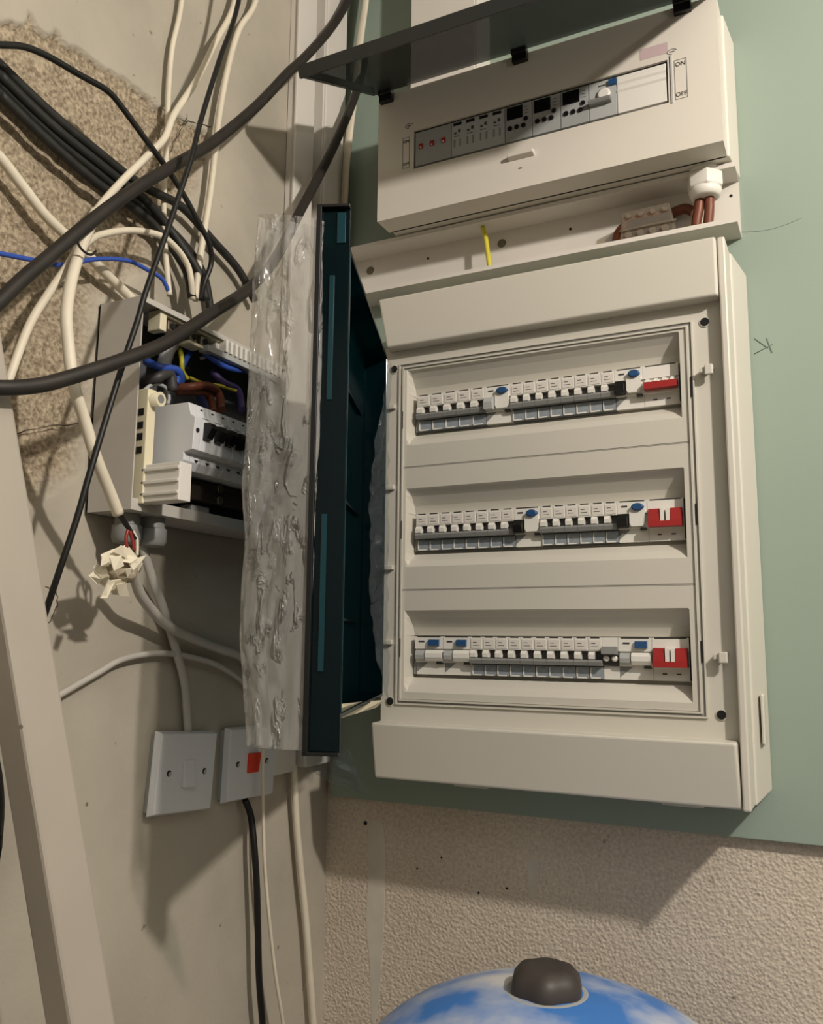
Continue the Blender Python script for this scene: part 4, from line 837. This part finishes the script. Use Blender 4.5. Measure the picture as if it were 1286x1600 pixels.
# ---------------------------------------------------------------- leaning post, cable coil
b0 = Vector((0.2725, -0.3825, 0.0)); t0 = Vector((0.047, -0.775, 2.0))
pw = Vector((0, 0.043, 0)); pd = Vector((-0.030, 0, 0))
m = MB(); m.hexa([tuple(b0), tuple(b0+pw), tuple(b0+pw+pd), tuple(b0+pd), tuple(t0), tuple(t0+pw), tuple(t0+pw+pd), tuple(t0+pd)])
po = Thing('leaning_post', (0.2725, -0.36, 0.0), 'painted grey-beige metal box post leaning against the left wall', 'post')
po.part(m, 'shaft', m_post, bevel=0.003)
m = MB().box(0.240, 0.275, -0.385, -0.337, 0.0, 0.012); po.part(m, 'foot_cap', m_black, bevel=0.002)
m = MB().cyl((0.1395,-0.6516,1.3067), (0.1385,-0.6508,1.3066), 0.0018, n=10); po.part(m, 'rivet', m_zinc)
co = Thing('cable_coil', (0.012, -0.60, 1.36), 'coil of black cable hung on the left wall behind the leaning post', 'cable')
for k in range(7):
    r = 0.060+0.007*k; cy, cz = -0.628-0.002*k+0.004*(k % 2), 1.215-0.004*k
    pts = [(0.014+0.004*(k % 4)+0.003*math.sin(3*a), cy+0.70*r*math.cos(a), cz+1.35*r*math.sin(a)) for a in [2*PI*i/22 for i in range(23)]]
    co.part(MB().tube(pts, 0.0042, n=8, smooth_n=3), 'loop', m_cabb)
m = MB().cyl((-0.002, -0.625, 1.336), (0.045, -0.625, 1.342), 0.003, n=10); co.part(m, 'hook', m_zinc)

# ---------------------------------------------------------------- hanging plastic sleeve beside the door, and films
def ring_sheet(name, left, right, y, depth, mt, label, seedz, amp):
    Ls, Rs = spline(left, 22), spline(right, 22); n = min(len(Ls), len(Rs)); bm = bmesh.new(); rows = []; q = 72
    for i in range(n):
        a, b = Ls[i], Rs[i]; mid = (a+b)/2; d = (b-a); u = d.normalized(); v = Vector((0, 0, 1)).cross(u).normalized(); hw = d.length/2
        row = []
        for k in range(q):
            t = 2*PI*k/q
            z = mid.z; w_ = noise.noise((math.cos(t)*3, math.sin(t)*3, z*14+seedz))+0.5*noise.noise((math.cos(t)*7, math.sin(t)*7, z*34+seedz))
            cx_ = Vector((math.cos(t)*1.6, math.sin(t)*1.6, z*22+seedz)); f1 = noise.voronoi(cx_)[0]; w_ += 1.1*(f1[1]-f1[0])-0.35
            p = mid+u*hw*math.cos(t)*(1+0.02*w_)+v*(depth*math.sin(t)*(1+amp*w_)+0.0035*w_)
            row.append(bm.verts.new(p))
        rows.append(row)
    for i in range(n-1):
        for k in range(q):
            f = bm.faces.new((rows[i][k], rows[i][(k+1)%q], rows[i+1][(k+1)%q], rows[i+1][k])); f.smooth = True
    me = bpy.data.meshes.new(name); bm.to_mesh(me); bm.free(); me.materials.append(mt)
    o = bpy.data.objects.new(name, me); col.objects.link(o); tag(o, label, 'plastic film'); return o
ring_sheet('plastic_sleeve', [(0.1797,-0.4400,1.8045),(0.1774,-0.4400,1.7479),(0.1759,-0.4400,1.6934),(0.1758,-0.4400,1.6263),(0.1741,-0.4400,1.5610),(0.1739,-0.4400,1.5159),(0.1791,-0.4400,1.4713),(0.1774,-0.4400,1.4278),(0.1774,-0.4400,1.3788),(0.1838,-0.4400,1.3249),(0.1913,-0.4400,1.2754)],
           [(0.2594,-0.4400,1.7814),(0.2594,-0.4400,1.7321),(0.2602,-0.4400,1.6796),(0.2606,-0.4400,1.6155),(0.2604,-0.4400,1.5530),(0.2595,-0.4400,1.5100),(0.2587,-0.4400,1.4677),(0.2579,-0.4400,1.4261),(0.2573,-0.4400,1.3792),(0.2562,-0.4400,1.3273),(0.2552,-0.4400,1.2753)], -0.44, 0.010, m_bag,
           'crinkled clear plastic sleeve hanging beside the teal door, over the white trunking', 2.0, 0.6)
def film(name, rows, mt, label, th=0.0006, k=10):
    bm = bmesh.new(); R = [spline(r, k) for r in rows]; n = min(len(r) for r in R); V = []
    # interpolate across the rows
    for i in range(n):
        line = spline([r[i] for r in R], 6)
        V.append([bm.verts.new(p+Vector((noise.noise(p*55), noise.noise(p*55+Vector((5, 0, 0))), 0))*0.0035) for p in line])
    for i in range(n-1):
        for j in range(len(V[0])-1):
            f = bm.faces.new((V[i][j], V[i][j+1], V[i+1][j+1], V[i+1][j])); f.smooth = True
    me = bpy.data.meshes.new(name); bm.to_mesh(me); bm.free(); me.materials.append(mt)
    o = bpy.data.objects.new(name, me); col.objects.link(o); tag(o, label, 'plastic film')
    md = o.modifiers.new('thickness', 'SOLIDIFY'); md.thickness = th
    return o
film('protective_film', [[(0.1707,-0.1300,1.7443),(0.1690,-0.1500,1.6731),(0.1680,-0.1700,1.6009),(0.1645,-0.1700,1.5432),(0.1665,-0.1700,1.4860),(0.1665,-0.1700,1.4377),(0.1749,-0.1700,1.3745),(0.1865,-0.1700,1.3282),(0.1753,-0.1400,1.3017)],
     [(0.1706,-0.1280,1.7440),(0.1739,-0.1450,1.6738),(0.1693,-0.1450,1.6056),(0.1684,-0.1450,1.5466),(0.1750,-0.1450,1.4881),(0.1684,-0.1450,1.4392),(0.1741,-0.1450,1.3746),(0.1785,-0.1450,1.3272),(0.1745,-0.1350,1.3014)],
     [(0.1700,-0.1250,1.7441),(0.1687,-0.1280,1.6787),(0.1678,-0.1280,1.6091),(0.1687,-0.1280,1.5490),(0.1706,-0.1280,1.4900),(0.1704,-0.1280,1.4401),(0.1714,-0.1280,1.3747),(0.1722,-0.1280,1.3264),(0.1726,-0.1280,1.3010)]], m_film, 'thin protective film peeling off the inside of the teal door')
film('film_tail', [[(0.2486,-0.4300,1.2739),(0.2638,-0.4300,1.2726),(0.2841,-0.4300,1.2727),(0.2939,-0.4300,1.2767)], [(0.2440,-0.4200,1.2588),(0.2615,-0.4200,1.2532),(0.2853,-0.4200,1.2516),(0.2986,-0.4200,1.2515)], [(0.2340,-0.4000,1.2504),(0.2563,-0.4000,1.2422),(0.2820,-0.4000,1.2362),(0.3009,-0.4000,1.2321)]], m_film, 'loose tail of clear film hanging below the teal door')
# pale strip: light on the door's bottom flange, put in as cream colour
tag(shard([(0.2441,-0.3600,1.2972),(0.2438,-0.3600,1.3108),(0.2136,-0.2600,1.3066),(0.1789,-0.1500,1.3008),(0.1736,-0.1600,1.2919),(0.2171,-0.2800,1.2956)], 0.002).build('lit_flange_strip', m_cream), 'cream strip for the lit bottom flange of the teal door', 'door flange')

# ---------------------------------------------------------------- blue pressure vessel at the bottom of the picture
m_tank = bpy.data.materials.new('tank_blue_dusty'); m_tank.use_nodes = True
nt = m_tank.node_tree; b = nt.nodes['Principled BSDF']; b.inputs['Roughness'].default_value = 0.5
tc = nt.nodes.new('ShaderNodeTexCoord'); n1 = nt.nodes.new('ShaderNodeTexNoise'); n1.inputs['Scale'].default_value = 7; n1.inputs['Detail'].default_value = 5
nt.links.new(tc.outputs['Object'], n1.inputs['Vector'])
r = nt.nodes.new('ShaderNodeValToRGB'); r.color_ramp.elements[0].position = 0.42; r.color_ramp.elements[1].position = 0.60
r.color_ramp.elements[0].color = (*lin((66, 124, 198)), 1); r.color_ramp.elements[1].color = (*lin((214, 214, 212)), 1)
nt.links.new(n1.outputs['Fac'], r.inputs['Fac']); nt.links.new(r.outputs['Color'], b.inputs['Base Color'])
TX, TY, TZ, TR = 0.408, -0.225, 1.031, 0.21
tk = Thing('pressure_vessel', (TX, TY, 0), 'blue dust-covered pressure vessel with a dark cap, standing below the board', 'tank')
m = MB().lathe((TX, TY, 0), (0, 0, 1), [(TR*0.62, 0.10), (TR*0.9, 0.16), (TR, 0.24)] + [(TR*math.cos(a), TZ-0.12+0.12*math.sin(a)) for a in [PI/2*i/14 for i in range(14)]] + [(0.012, TZ)], n=64)
tk.part(m, 'shell', m_tank)
m = MB().lathe((TX, TY, TZ-0.006), (0, 0, 1), [(0.035, 0), (0.036, 0.008), (0.034, 0.018), (0.027, 0.026), (0.018, 0.028)], n=48, lobes=(6, 0.04)); tk.part(m, 'cap', m_knob)
m = MB().lathe((TX, TY, TZ-0.010), (0, 0, 1), [(0.046, 0), (0.045, 0.006), (0.04, 0.008)], n=40); tk.part(m, 'collar', m_lgrey)
for a in (0.5, 0.5+2*PI/3, 0.5+4*PI/3):
    m = MB().box(-0.012, 0.012, -0.004, 0.004, 0, 0.24); m.bm.transform(Matrix.Translation((TX+0.16*math.cos(a), TY+0.16*math.sin(a), 0)) @ Matrix.Rotation(a+PI/2, 4, 'Z')); tk.part(m, 'leg', m_tank)
bpy.context.view_layer.update()
